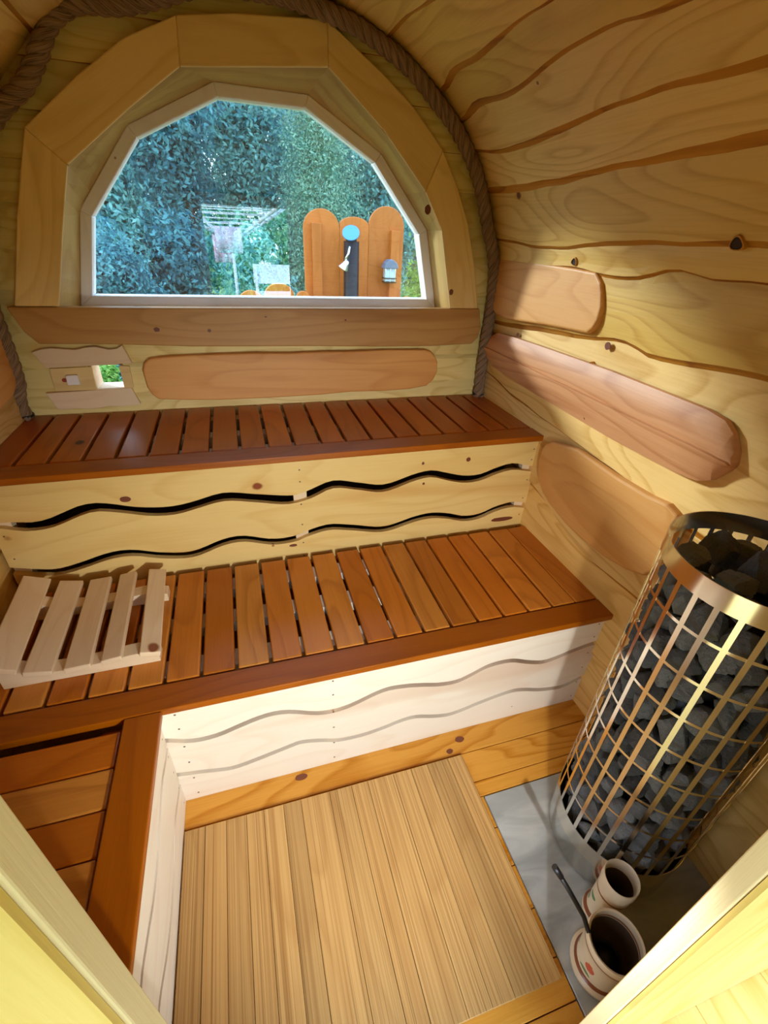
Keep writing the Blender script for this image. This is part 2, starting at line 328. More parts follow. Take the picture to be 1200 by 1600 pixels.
def struct(o): o['kind'] = 'structure'; return o
def tag(o, label, cat, group=None):
    o['label'] = label; o['category'] = cat
    if group: o['group'] = group
    return o
def empty(name, loc, label=None, cat=None, group=None, kind=None):
    o = bpy.data.objects.new(name, None); o.empty_display_size = 0.1; COL.objects.link(o); o.location = loc; o['_org'] = tuple(loc)
    if label: tag(o, label, cat, group)
    if kind: o['kind'] = kind
    return o
def interp(pts, x):
    if x <= pts[0][0]: return pts[0][1]
    for (a, b), (c, d) in zip(pts[:-1], pts[1:]):
        if x <= c:
            t = (x - a) / (c - a); return b + (d - b) * t
    return pts[-1][1]
def smooth_interp(pts, x):
    """Catmull-Rom style interpolation through the points."""
    n = len(pts)
    if x <= pts[0][0]: return pts[0][1]
    if x >= pts[-1][0]: return pts[-1][1]
    for i in range(n - 1):
        if pts[i][0] <= x <= pts[i + 1][0]:
            x0, y0 = pts[i]; x1, y1 = pts[i + 1]; h = x1 - x0
            m0 = (pts[i + 1][1] - pts[i - 1][1]) / (pts[i + 1][0] - pts[i - 1][0]) if i > 0 else 0
            m1 = (pts[i + 2][1] - pts[i][1]) / (pts[i + 2][0] - pts[i][0]) if i + 2 < n else 0
            t = (x - x0) / h
            return y0 * (2 * t**3 - 3 * t * t + 1) + h * m0 * (t**3 - 2 * t * t + t) + y1 * (-2 * t**3 + 3 * t * t) + h * m1 * (t**3 - t * t)
    return pts[-1][1]
def frange(a, b, n): return [a + (b - a) * i / n for i in range(n + 1)]

# ------------------------------------------------------------------ room shell: barrel profile (x, z), arc length s
_R = [(1.10, 0), (1.10, .46), (1.095, .86), (1.09, 1.25), (1.065, 1.45), (1.01, 1.6), (.94, 1.73), (.85, 1.84), (.74, 1.93), (.62, 2.0), (.5, 2.055), (.35, 2.09), (.16, 2.105)]
PROF = _R + [(.32 - a, b) for a, b in _R[:-1]][::-1]
SS = [0.0]
for (a, b), (c, d) in zip(PROF[:-1], PROF[1:]): SS.append(SS[-1] + math.hypot(c - a, d - b))
SMAX = SS[-1]
def prof_pt(s):
    s = min(max(s, 0), SMAX)
    return interp(list(zip(SS, [p[0] for p in PROF])), s), interp(list(zip(SS, [p[1] for p in PROF])), s)
def prof_n(s):
    a, b = prof_pt(s - .06), prof_pt(s + .06); t = Vector((b[0] - a[0], b[1] - a[1])).normalized()
    return Vector((-t.y, t.x))      # towards the inside
def wall3(s, y, d):
    p = prof_pt(s); n = prof_n(s); return (p[0] + n.x * d, y, p[1] + n.y * d)
def shell(name, s0, s1, y0, y1, d0=-.05, d1=-.012):
    b = MB(); sl = [s0] + [s for s in SS if s0 + .01 < s < s1 - .01] + [s1]
    for a, c in zip(sl[:-1], sl[1:]):
        q = lambda s, y, d: wall3(s, y, d)
        b.face([q(a, y0, d1), q(a, y1, d1), q(c, y1, d1), q(c, y0, d1)], [(y0, a), (y1, a), (y1, c), (y0, c)])
        b.face([q(a, y0, d0), q(c, y0, d0), q(c, y1, d0), q(a, y1, d0)], [(y0, a), (y0, c), (y1, c), (y1, a)])
        for y in (y0, y1): b.face([q(a, y, d0), q(a, y, d1), q(c, y, d1), q(c, y, d0)], [(a, 0), (a, .04), (c, .04), (c, 0)])
    for s in (s0, s1):
        b.face([wall3(s, y0, d0), wall3(s, y0, d1), wall3(s, y1, d1), wall3(s, y1, d0)], [(y0, 0), (y0, .04), (y1, .04), (y1, 0)])
    return struct(b.build(name, M['pine_wall'], weld=True))
YF = -1.90
wall_right = shell('wall_right', -0.0, 1.43, 0.1, YF)
ceiling = shell('ceiling', 1.43, 3.86, 0.1, YF)
wall_left = shell('wall_left', 3.86, SMAX, 0.1, YF)

# waney-edged boards: lower edge curves as (y, s), measured; missing ones wander by noise
EDGE = {
    0.0: [(0, 0.0)], 0.27: [(-1.08, .255), (-1.161, .274)],
    0.62: [(0, .70), (-.56, .655), (-.861, .575), (-1.15, .585), (-1.8, .6)],
    0.93: [(0, .985), (-.25, .951), (-.548, .925), (-.929, .902), (-1.24, .882), (-1.8, .89)],
    1.23: [(0, 1.196), (-.391, 1.229), (-.646, 1.247), (-.813, 1.267), (-.912, 1.251), (-1.22, 1.279), (-1.8, 1.27)],
    1.43: [(0, 1.416), (-.536, 1.437), (-.664, 1.428), (-.817, 1.434), (-.932, 1.464), (-1.036, 1.447), (-1.15, 1.455), (-1.8, 1.44)],
    1.51: [(0, 1.507), (-.2, 1.50), (-.396, 1.49), (-.71, 1.518), (-1.056, 1.528), (-1.135, 1.532), (-1.8, 1.53)],
    1.69: [(0, 1.684), (-.37, 1.682), (-.724, 1.699), (-.985, 1.712), (-1.11, 1.72), (-1.8, 1.74)],
    1.82: [(0, 1.816), (-.2, 1.795), (-.398, 1.802), (-.708, 1.825), (-.932, 1.836), (-1.059, 1.831), (-1.8, 1.85)],
    1.95: [(0, 1.92), (-.1, 1.93), (-.198, 1.954), (-.396, 1.938), (-.658, 1.97), (-.836, 1.974), (-.943, 1.962), (-1.8, 1.97)],
    2.06: [(0, 2.03), (-.08, 2.035), (-.191, 2.064), (-.335, 2.06), (-.52, 2.071), (-.659, 2.071), (-1.8, 2.08)],
    2.24: [(0, 2.25), (-.231, 2.249), (-.3, 2.237), (-1.8, 2.24)],
}
keys_r = sorted(EDGE)
tops = [2.45, 2.66, 2.88]
left_edges = [3.08, 3.28, 3.45, 3.62, 3.80, 3.99, 4.20, 4.45, 4.70, 5.00, SMAX]
def edge_fn(k, seed):
    if k in EDGE and len(EDGE[k]) > 1:
        pts = sorted((y, s) for y, s in EDGE[k]); return lambda y: smooth_interp(pts, y) + 0.004 * noise.noise((y * 9, seed, 0))
    if k in (0.0, SMAX): return lambda y: k
    return lambda y: k + 0.018 * noise.noise((y * 1.6, seed * 3.1, 0)) + 0.006 * noise.noise((y * 6, seed, 4))
def waney_board(parent, eA, eB, proud, seed, band=1.0):
    """Board from curve eA to eB; its outer edge on the 'proud' side stands off the wall and ends in a bark bevel."""
    b = MB(); ys = frange(0.0, -1.80, 40); NS = 5
    P0, P1 = (0.017, 0.003) if proud == 'A' else (0.003, 0.017)
    cols = []
    for y in ys:
        a, c = eA(y), eB(y)
        if proud == 'A': c += 0.012
        else: a -= 0.012
        row = []
        w = band * (0.020 + 0.042 * max(0, noise.noise((y * 2.2, seed * 1.7, 2)) + .30))
        prof = [(a + (c - a) * t, P0 + (P1 - P0) * t + 0.004 * math.sin(PI * t)) for t in frange(0, 1, NS)]
        if proud == 'A': prof = [(a - w, .0035), (a - w * .35, .0095)] + prof
        else: prof = prof + [(c + w * .35, .0095), (c + w, .0035)]
        cols.append([(s, d, wall3(s, y, d)) for s, d in prof])
    n = len(cols[0])
    for i in range(len(ys) - 1):
        for j in range(n - 1):
            q = [cols[i][j], cols[i + 1][j], cols[i + 1][j + 1], cols[i][j + 1]]; yy = [ys[i], ys[i + 1], ys[i + 1], ys[i]]
            bark = (j < 2) if proud == 'A' else (j >= n - 3)
            b.face([p[2] for p in q], [(yy[k], q[k][0]) for k in range(4)], 1 if bark else 0, False)
    return b.build('plank', [M['pine_wall'], M['waney']], parent)
for i, k in enumerate(keys_r):
    k2 = (keys_r + tops)[i + 1]
    par = wall_right if k < 1.40 else ceiling
    waney_board(par, edge_fn(k, i), edge_fn(k2, i + 1), 'A', i, 1.15 if k > 1.45 else 0.55)
waney_board(ceiling, edge_fn(2.45, 12), edge_fn(2.66, 13), 'A', 12)
waney_board(ceiling, edge_fn(2.66, 13), edge_fn(2.88, 14), 'B', 13)
le = [2.88] + left_edges
for i in range(len(le) - 1):
    waney_board(ceiling if le[i] < 3.8 else wall_left, edge_fn(le[i], 14 + i), edge_fn(le[i + 1], 15 + i), 'B', 20 + i)

def knot_hole(s, y, r, parent, tilt=0.0):
    c = Vector(wall3(s, y, 0.019)); n2 = prof_n(s); n = Vector((n2.x, 0, n2.y)); a = Vector((0, 1, 0)); bb = n.cross(a)
    b = MB(); K = 16
    rings = [(1.45, -.020), (1.22, .0025), (1.0, .0035), (.88, .0012), (.0, .0006)]
    R_ = [[c + n * h + (a * math.cos(2 * PI * k / K) * 1.15 + bb * math.sin(2 * PI * k / K)) * rr * r * (1 + .12 * math.sin(3 * 2 * PI * k / K + tilt)) for k in range(K)] for rr, h in rings]
    for i in range(len(rings) - 1):
        for k in range(K):
            b.face([R_[i][k], R_[i][(k + 1) % K], R_[i + 1][(k + 1) % K], R_[i + 1][k]], [(0, 0)] * 4, 0 if i < 2 else 1)
    return b.build('knot_hole', [M['waney'], plain('knot_hole_shade', (0.035, 0.014, 0.008), 0.8)], parent)  # near-black flush disc stands in for the shade inside the hole
knot_hole(1.526, -1.087, .012, wall_right); knot_hole(1.452, -.536, .0095, wall_right, 1.0)
knot_hole(1.17, -.70, .006, wall_right, .5)

# back wall: horizontal lapped planks, split round the window and the vent
WIN = [(-.518, 1.22), (-.445, 1.515), (-.251, 1.75), (.026, 1.881), (.326, 1.879), (.587, 1.742), (.790, 1.511), (.858, 1.22)]
def win_x(z, g=0.0):
    """x range of the opening at height z (enlarged by g)."""
    if z < 1.17 or z > 1.88 + g: return None
    zz = min(max(z, 1.221), 1.8795)
    L_ = [(1.22, -.518), (1.515, -.445), (1.75, -.251), (1.881, .026)]; R_ = [(1.22, .858), (1.511, .790), (1.742, .587), (1.881, .326)]
    return interp(L_, zz) - g, interp(R_, zz) + g
def room_x(z):
    rp = [(p[1], p[0]) for p in _R]
    x = interp(rp, min(max(z, 0), 2.105)); return .32 - x, x
def wall_piece(b, za, zb, xa0, xa1, xb0, xb1, y0, y1a, y1b):
    """trapezoid prism: bottom edge z=za from xa0..xa1, top z=zb; front y1a at the bottom, y1b at the top; back at y0."""
    f = [(xa0, y1a, za), (xa1, y1a, za), (xb1, y1b, zb), (xb0, y1b, zb)]; k = [(p[0], y0, p[2]) for p in f]
    b.face(f, [(p[0], p[2]) for p in f])
    b.face(list(reversed(k)), [(p[0], p[2]) for p in reversed(k)])
    for i in range(4):
        j = (i + 1) % 4; b.face([f[i], k[i], k[j], f[j]], [(f[i][0], 0), (f[i][0], .03), (f[j][0], .03), (f[j][0], 0)], 1 if i == 0 else 0)
VX0, VX1, VZ0, VZ1 = -.5235, -.4065, .9345, 1.0475       # vent opening
def spans(z):
    a, c = room_x(z); a -= .045; c += .045
    w = win_x(z, .09)
    if w: return [(a, w[0]), (w[1], c)]
    if VZ0 <= z <= VZ1: return [(a, VX0), (VX1, c)]
    return [(a, c)]
def back_layer(zs, y0, y1a, y1b, target, split):
    for za, zb in zip(zs[:-1], zs[1:]):
        cuts = [za] + [z for z in (VZ0, VZ1, 1.1702, 1.222, 1.515, 1.75, 1.84, 1.9685) if za + .002 < z < zb - .002] + [zb]
        pieces = {}
        for p, q in zip(cuts[:-1], cuts[1:]):
            A, B = spans(p + 3e-4), spans(q - 3e-4)
            if len(A) != len(B): A = B = spans((p + q) / 2)
            for i, (u, w) in enumerate(zip(A, B)):
                t0, t1 = (p - za) / (zb - za), (q - za) / (zb - za)
                key = i if len(A) > 1 else 0
                b = target if target else pieces.setdefault(key, MB())
                wall_piece(b, p, q, u[0], u[1], w[0], w[1], y0, y1a + (y1b - y1a) * t0, y1a + (y1b - y1a) * t1)
        if not target:
            for b in pieces.values(): yield b
bb = MB()
for _ in back_layer(frange(0, 2.08, 8), .10, .012, .012, bb, False): pass
wall_back = struct(bb.build('wall_back', [M['pine_back'], M['pine_back']]))
rows = [0, .10, .215, .33, .445, .56, .675, .79, .905, 1.03, 1.15, 1.285, 1.40, 1.525, 1.635, 1.75, 1.865, 1.975, 2.085]
for b in back_layer(rows, .013, -.012, .001, None, True):
    b.build('plank', [M['pine_back'], M['waney']], wall_back)

# window: splayed trim boards, reveal boards, white frame, pane, long sill board
window = struct(empty('window_1', (.17, 0, 1.22)))
TR = [  # (outer points, inner points) of each trim board, x,z
    ([(-.676, 1.238), (-.59, 1.49), (-.504, 1.706)], [(-.417, 1.626), (-.459, 1.509), (-.549, 1.238)]),
    ([(-.504, 1.706), (-.342, 1.831), (-.20, 1.925), (-.056, 1.987)], [(-.064, 1.879), (-.224, 1.770), (-.417, 1.626)]),
    ([(-.056, 1.987), (.101, 2.01), (.369, 2.03)], [(.371, 1.924), (-.064, 1.879)]),
    ([(.369, 2.03), (.554, 1.924), (.660, 1.855), (.775, 1.753)], [(.721, 1.628), (.556, 1.788), (.371, 1.924)]),
    ([(.775, 1.753), (.845, 1.65), (.905, 1.54), (.955, 1.40), (.998, 1.238)], [(.868, 1.238), (.798, 1.512), (.721, 1.628)])]
for o_, i_ in TR:
    pts = o_ + i_
    d = Vector((o_[-1][0] - o_[0][0], o_[-1][1] - o_[0][1])).normalized()
    b = MB(); b.prism(pts, lambda x, z, y: (x, y, z), .0, -.034, lambda x, z: (x * d.x + z * d.y, -x * d.y + z * d.x))
    b.build('trim_board', M['trim'], window, bevel=.004)
RV = [([(-.549, 1.238), (-.459, 1.509), (-.417, 1.626)], [(-.518, 1.22), (-.445, 1.515), (-.40, 1.57)]),
      ([(-.417, 1.626), (-.224, 1.770), (-.064, 1.879)], [(-.40, 1.57), (-.251, 1.75), (.026, 1.881)]),
      ([(-.064, 1.879), (.371, 1.924)], [(.026, 1.881), (.326, 1.879)]),
      ([(.371, 1.924), (.556, 1.788), (.721, 1.628)], [(.326, 1.879), (.587, 1.742), (.69, 1.625)]),
      ([(.721, 1.628), (.798, 1.512), (.868, 1.238)], [(.69, 1.625), (.790, 1.511), (.858, 1.22)])]
for fr, bk in RV:
    b = MB()
    n = max(len(fr), len(bk)) * 3
    def samp(pts, t):
        L = [0]
        for p, q in zip(pts[:-1], pts[1:]): L.append(L[-1] + math.hypot(q[0] - p[0], q[1] - p[1]))
        s = t * L[-1]; return interp(list(zip(L, [p[0] for p in pts])), s), interp(list(zip(L, [p[1] for p in pts])), s), s
    c = Vector((.17, 1.5))
    for k in range(n):
        t0, t1 = k / n, (k + 1) / n
        A, B, C_, D = samp(fr, t0), samp(fr, t1), samp(bk, t1), samp(bk, t0)
        q = [(A[0], -.030, A[1]), (B[0], -.030, B[1]), (C_[0], .10, C_[1]), (D[0], .10, D[1])]
        def outw(p): v = (Vector((p[0], p[2])) - c).normalized() * .012; return (p[0] + v.x, p[1], p[2] + v.y)
        b.face(q, [(A[2], 0), (B[2], 0), (C_[2], .13), (D[2], .13)])
        b.face([outw(p) for p in reversed(q)], [(0, 0)] * 4)
        for i, j in ((0, 1), (2, 3)): b.face([q[i], q[j], outw(q[j]), outw(q[i])], [(A[2], 0), (B[2], 0), (B[2], .02), (A[2], .02)])
        if k == 0: b.face([q[0], q[3], outw(q[3]), outw(q[0])], [(0, 0)] * 4)
        if k == n - 1: b.face([q[1], q[2], outw(q[2]), outw(q[1])], [(0, 0)] * 4)
    b.build('reveal_board', M['reveal'], window)
def poly_in(pts, g):
    """inset a convex polygon by g (points in order)."""
    n = len(pts); out_ = []
    cx = sum(p[0] for p in pts) / n; cz = sum(p[1] for p in pts) / n
    def ln(p, q):
        d = Vector((q[0] - p[0], q[1] - p[1])).normalized(); nn = Vector((-d.y, d.x))
        if nn.dot(Vector((cx - p[0], cz - p[1]))) < 0: nn = -nn
        return Vector(p) + nn * g, d
    for i in range(n):
        p1, d1 = ln(pts[i - 1], pts[i]); p2, d2 = ln(pts[i], pts[(i + 1) % n])
        den = d1.x * d2.y - d1.y * d2.x; w = p2 - p1; t = (w.x * d2.y - w.y * d2.x) / den
        out_.append(tuple(p1 + d1 * t))
    return out_
WI = poly_in(WIN, .036); WO = poly_in(WIN, -.135)
for i in range(8):
    j = (i + 1) % 8
    pts = [WIN[i], WIN[j], WI[j], WI[i]]
    d = Vector((WIN[j][0] - WIN[i][0], WIN[j][1] - WIN[i][1])).normalized()
    b = MB(); b.prism(pts, lambda x, z, y: (x, y, z), .16, .098, lambda x, z: (x * d.x + z * d.y, -x * d.y + z * d.x))
    b.build('frame_bar', M['frame'], window, bevel=.003)
    n1, n2 = WO[i], WO[j]
    b = MB(); b.prism([n1, n2, WIN[j], WIN[i]], lambda x, z, y: (x, y, z), .15, .1015, lambda x, z: (x * d.x + z * d.y, -x * d.y + z * d.x)); b.build('casing_board', M['pine_back'], window)
b = MB(); b.prism(poly_in(WIN, .027), lambda x, z, y: (x, y, z), .133, .127); g = b.build('glass_pane', M['glass'], window)
SILL = [(-.699, 1.236), (1.003, 1.238), (1.022, 1.161), (1.012, 1.12), (.987, 1.096), (.80, 1.090), (.59, 1.091), (.30, 1.098), (.05, 1.101), (-.156, 1.104), (-.369, 1.114), (-.50, 1.118), (-.640, 1.120), (-.672, 1.16)]
b = MB(); b.prism(SILL, lambda x, z, y: (x, y, z), .0, -.040); b.build('sill_board', M['sill'], window, bevel=.005)
b = MB(); b.box(-.55, .89, -.03, .10, 1.205, 1.2205, 'x'); b.build('sill_shelf', M['frame'], window)

# applied live-edge backrest boards
b = MB(); b.prism([(-.311, 1.062), (-.331, 1.045), (-.340, 1.016), (-.337, .956), (-.326, .93), (-.308, .911), (-.20, .902), (-.082, .897), (.10, .896), (.317, .899), (.45, .906), (.6, .903), (.72, .907), (.795, .918), (.826, .945), (.841, .979), (.838, 1.02), (.821, 1.049), (.80, 1.066), (.771, 1.074), (.592, 1.077), (.45, 1.074), (.322, 1.075), (.2, 1.072), (.072, 1.075), (-.05, 1.074), (-.161, 1.072), (-.26, 1.068)],
    lambda x, z, y: (x, y, z), -.006, -.036); o = b.build('backrest_board', M['slab'], loc=(.25, -.006, .985), bevel=.006)
tag(o, 'long alder backrest board with rounded ends under the window sill', 'backrest')
def wall_slab(pts, x0, x1, mat, name, label, side=1):
    cy = sum(p[0] for p in pts) / len(pts); cz = sum(p[1] for p in pts) / len(pts)
    b = MB(); b.prism(pts, lambda y, z, x: (x, y, z), x0, x1); o = b.build(name, mat, loc=(x0, cy, cz), bevel=.008, seg=3)
    return tag(o, label, 'backrest')
wall_slab([(-.02, 1.43), (-.15, 1.428), (-.367, 1.430), (-.545, 1.428), (-.639, 1.425), (-.672, 1.40), (-.690, 1.37), (-.702, 1.338), (-.702, 1.30), (-.690, 1.275), (-.67, 1.257), (-.55, 1.25), (-.443, 1.243), (-.30, 1.23), (-.181, 1.220), (-.09, 1.225), (-.035, 1.25), (-.015, 1.342)],
    1.078, 1.050, M['slab'], 'backrest_board', 'short alder board high on the right wall beside the rope')
wall_slab([(-.584, .834), (-.60, .86), (-.628, .878), (-.763, .905), (-.954, .899), (-1.081, .903), (-1.145, .912), (-1.185, .900), (-1.200, .858), (-1.205, .80), (-1.200, .74), (-1.163, .68), (-1.10, .655), (-1.01, .638), (-.90, .632), (-.807, .635), (-.70, .655), (-.646, .676), (-.605, .71), (-.585, .743), (-.578, .79)],
    1.085, 1.055, M['slab'], 'backrest_board', 'alder board low on the right wall between bench and heater')
wall_slab([(-.03, 1.15), (-.038, 1.10), (-.045, 1.04), (-.07, .99), (-.12, .97), (-.3, .96), (-.6, .95), (-.9, .96), (-1.1, .99), (-1.12, 1.08), (-1.08, 1.17), (-.9, 1.2), (-.5, 1.21), (-.2, 1.20), (-.06, 1.19)],
    -.768, -.735, M['slab'], 'backrest_board', 'orange brown board on the left wall cut off by the frame edge')
# the long half-round log
def log_slab():
    top = [(-.06, 1.10), (-.075, 1.135), (-.122, 1.157), (-.251, 1.164), (-.472, 1.170), (-.804, 1.176), (-1.045, 1.174), (-1.142, 1.173), (-1.195, 1.165), (-1.225, 1.145), (-1.248, 1.11), (-1.256, 1.085)]
    bot = [(-.06, 1.07), (-.075, 1.04), (-.122, 1.020), (-.306, 1.010), (-.535, 1.002), (-.884, .995), (-1.125, 1.000), (-1.19, 1.006), (-1.222, 1.022), (-1.244, 1.050), (-1.256, 1.075)]
    ridge = [(-1.256, 1.08), (-1.0, 1.082), (-.686, 1.09), (-.416, 1.095), (-.06, 1.09)]
    T, B_ = sorted(top), sorted(bot); ys = sorted(set(frange(-1.256, -.06, 40) + [p[0] for p in top])); NC = 9
    prof = [(0, 1.0)] + [(.50 * t, .42 * (1 - math.sin(t * PI / 2 * .98)) - .18 * t) for t in frange(0, 1, 7)] + [(.507, .12)] + [(.515 + .485 * t, .10 + .42 * (1 - math.cos(t ** 1.5 * PI / 2))) for t in frange(0, 1, 7)] + [(1, 1.0)]
    b = MB(); rows_ = []
    for y in ys:
        zt, zb = interp(T, y), interp(B_, y); zr = interp(ridge, y); row = []
        end = min(1, max(0, (y + 1.256) / .03)); 
        for t, h in prof:
            z = zb + (zt - zb) * t; x = 1.042 + (1.075 - 1.042) * min(1, max(0, h + .0)) + (h if h < 0 else 0) * .03 + (1 - end) * .006
            row.append((x, y, z))
        rows_.append(row)
    for i in range(len(ys) - 1):
        for j in range(len(prof) - 1):
            q = [rows_[i][j], rows_[i + 1][j], rows_[i + 1][j + 1], rows_[i][j + 1]]
            b.face(q, [(p[1], p[2]) for p in q], 0, True)
    b.face(rows_[0], [(p[1], p[2]) for p in rows_[0]]); b.face(list(reversed(rows_[-1])), [(p[1], p[2]) for p in reversed(rows_[-1])])
    o = b.build('backrest_log', M['slab_pink'], loc=(1.075, -.65, 1.09))
    o.data.set_sharp_from_angle(angle=.5)
    tag(o, 'long reddish half-round log along the right wall above the upper bench', 'backrest')
log_slab()

# ------------------------------------------------------------------ floor
floor = struct(box('floor', M['floor'], -.84, 1.16, .1, -1.855, -.09, -.03))
fy = [.10, -.02, -.14, -.26, -.38, -.50, -.62, -.74, -.86, -.98, -1.075, -1.165, -1.262, -1.308]
for a, c in zip(fy[:-1], fy[1:]): box('plank', M['floor'], -.80, 1.115, a - .0012, c + .0012, -.028, 0.0, 'x', floor, bevel=.0015, seg=1)
fy2 = [-1.308, -1.40, -1.50, -1.60, -1.70, -1.778, -1.853]
for a, c in zip(fy2[:-1], fy2[1:]): box('plank', M['floor'], -.80, .584, a - .0012, c + .0012, -.028, 0.0, 'x', floor, bevel=.0015, seg=1)
box('stone_slab', M['marble'], .5865, 1.115, -1.3105, -1.853, -.026, 0.001, 'x', floor, bevel=.002, seg=1)

# bamboo duckboard
mat_ = empty('floor_mat', (.135, -1.455, 0), 'striped bamboo duckboard mat lying on the pine floor', 'mat')
ws = [.056, .058, .056, .050, .058, .052, .088, .070, .052, .086, .060, .058, .072, .052]
x = -.298; k_ = (.5685 + .298) / sum(ws)
for w in ws:
    w *= k_
    box('slat', M['bamboo'], x + .0006, x + w - .0006, -1.175, -1.738, .004, .015, 'y', mat_, bevel=.0008, seg=1); x += w
for y in (-1.25, -1.455, -1.66): box('batten', M['bamboo'], -.29, .56, y - .02, y + .02, .0, .004, 'x', mat_)

# dark knots in the boards, thin plugs set in the surface
M['knot'] = plain('wood_knot', (0.17, 0.045, 0.016), .5)
def knot(parent, c, a, bb, ra, rb, seed=0):
    n = a.cross(bb).normalized(); K = 14; c = Vector(c); b = MB()
    R_ = [c + n * .0007 + (a * ra * math.cos(2 * PI * k / K) + bb * rb * math.sin(2 * PI * k / K)) * (1 + .16 * noise.noise((k * .9, seed * 5.1, 0))) for k in range(K)]
    b.face(R_, [(0, 0)] * K)
    for k in range(K): b.face([R_[k], R_[(k + 1) % K], R_[(k + 1) % K] - n * .002, R_[k] - n * .002], [(0, 0)] * 4)
    return b.build('knot', M['knot'], parent)
XA, YA, ZA = Vector((1, 0, 0)), Vector((0, 1, 0)), Vector((0, 0, 1))
knot(floor, (.043, -1.100, 0), XA, YA, .020, .010, 1); knot(floor, (.591, -1.115, 0), XA, YA, .017, .011, 2)
knot(floor, (.540, -1.146, 0), XA, YA, .012, .009, 3)
for s_, y_, r_ in ((1.174, -.251, .008), (1.237, -.749, .0125)):
    n2 = prof_n(s_); t3 = Vector((-n2.y, 0, n2.x)); knot(wall_right, wall3(s_, y_, .0175), Vector((0, 1, 0)), Vector((n2.x, 0, n2.y)).cross(Vector((0, 1, 0))), r_, r_ * .9, y_)
for p, r_ in (((-.264, -.0402, 1.165), .010), ((-.087, -.0402, 1.160), .007), ((.119, -.0402, 1.207), .004), ((.424, -.0402, 1.195), .004)): knot(window, p, XA, ZA, r_, r_ * .8, p[0])
for p, r_ in (((.735, -.0342, 1.575), .012), ((.866, -.0342, 1.30), .009)): knot(window, p, XA, ZA, r_, r_ * 1.3, p[0])

# ------------------------------------------------------------------ benches
zU, dU, zL, dL, xL = .862, .540, .459, 1.10, -.282
def riser_board(parent, x0, x1, top, bot, y_front, mat, along='x', n=70, thick=.018, name='riser_board'):
    """board in the plane y=y_front (or x=y_front when along='y') between two curves."""
    xs = frange(x0, x1, n)
    pts = [(t, bot(t)) for t in xs] + [(t, top(t)) for t in reversed(xs)]
    b = MB()
    if along == 'x': b.prism(pts, lambda a, z, y: (a, y, z), y_front + thick, y_front)
    else: b.prism(pts, lambda a, z, x_: (x_, a, z), y_front - thick, y_front)
    return b.build(name, mat, parent)
def screws(parent, pts, along='x'):
    b = MB()
    for x_, y_, z_ in pts:
        K = 8
        if along == 'x': ring = [(x_ + .003 * math.cos(2 * PI * k / K), y_ - .0006, z_ + .003 * math.sin(2 * PI * k / K)) for k in range(K)]
        elif along == 'y': ring = [(x_ + .0006, y_ + .003 * math.cos(2 * PI * k / K), z_ + .003 * math.sin(2 * PI * k / K)) for k in range(K)]
        else: ring = [(x_ + .003 * math.cos(2 * PI * k / K), y_ + .003 * math.sin(2 * PI * k / K), z_ + .0006) for k in range(K)]
        b.face(ring, [(0, 0)] * K)
    o = b.build('screw_heads', M['screw'], parent, weld=False); o['kind'] = 'stuff'
    return o

ub = empty('upper_bench', (.165, -.27, zU), 'upper sauna bench with dark red slats under the window', 'bench')
sx = [-.761, -.669, -.581, -.487, -.396, -.304, -.21, -.116, -.022, .068, .157, .251, .339, .435, .528, .62, .715, .809, .905, .99]
for i, x in enumerate(sx):
    x1 = (sx[i + 1] - .010) if i + 1 < len(sx) else 1.085
    box('slat', M['slat_dark'], x + .001, x1, -.012 + .003 * noise.noise((i * 3.3, 0, 0)), -.4475, zU - .022, zU, 'y', ub, bevel=.004)
box('front_rail', M['rail'], -.770, 1.094, -.4535, -dU, zU - .0225, zU, 'x', ub, bevel=.003)
for y in (-.08, -.25, -.40): box('batten', M['pale'], -.76, 1.08, y - .025, y + .025, zU - .06, zU - .023, 'x', ub)
G1 = [(-.78, .712), (-.705, .712), (-.65, .704), (-.607, .71), (-.559, .728), (-.512, .745), (-.467, .749), (-.425, .74), (-.362, .721), (-.293, .711), (-.245, .711), (-.195, .719), (-.093, .741), (.008, .724), (.135, .704), (.18, .716), (.271, .747), (.364, .729), (.461, .711), (.583, .743), (.646, .75), (.712, .732), (.782, .714), (.85, .713), (.916, .734), (.983, .747), (1.043, .735), (1.1, .722)]
G1L = [(-.78, .696), (-.736, .694), (-.681, .676), (-.616, .676), (-.569, .69), (-.521, .709), (-.474, .719), (-.411, .706), (-.323, .682), (-.251, .678), (-.2, .688), (-.097, .709), (.005, .692), (.111, .671), (.19, .684), (.271, .716), (.364, .699), (.461, .680), (.585, .714), (.648, .721), (.717, .699), (.787, .682), (.855, .684), (.921, .705), (.99, .718), (1.05, .708), (1.1, .700)]
G2 = [(-.78, .553), (-.702, .535), (-.639, .523), (-.567, .536), (-.493, .557), (-.444, .564), (-.397, .559), (-.327, .537), (-.227, .525), (-.117, .559), (-.052, .563), (.046, .534), (.131, .535), (.178, .552), (.257, .567), (.342, .552), (.469, .527), (.599, .556), (.665, .562), (.736, .55), (.809, .528), (.881, .53), (.95, .555), (1.022, .567), (1.1, .556)]
yr = -dU + .02
g1 = lambda x: smooth_interp(G1, x); g1l = lambda x: smooth_interp(G1L, x); g2 = lambda x: smooth_interp(G2, x); g2l = lambda x: smooth_interp(G2, x) - .026
riser_board(ub, -.757, 1.090, lambda x: zU - .0225, g1, yr, M['yellow'])
riser_board(ub, -.757, 1.090, g1l, g2, yr, M['yellow'])
riser_board(ub, -.757, 1.090, g2l, lambda x: .40, yr, M['yellow'])
for x in (-.735, .157, 1.070): box('spacer_post', M['pale'], x - .023, x + .023, yr + .0185, yr + .045, .39, zU - .063, 'z', ub)
screws(ub, [(x, yr, z) for x in (-.735, .157, 1.07) for z in (.80, .755, .665, .58, .50, .44)])
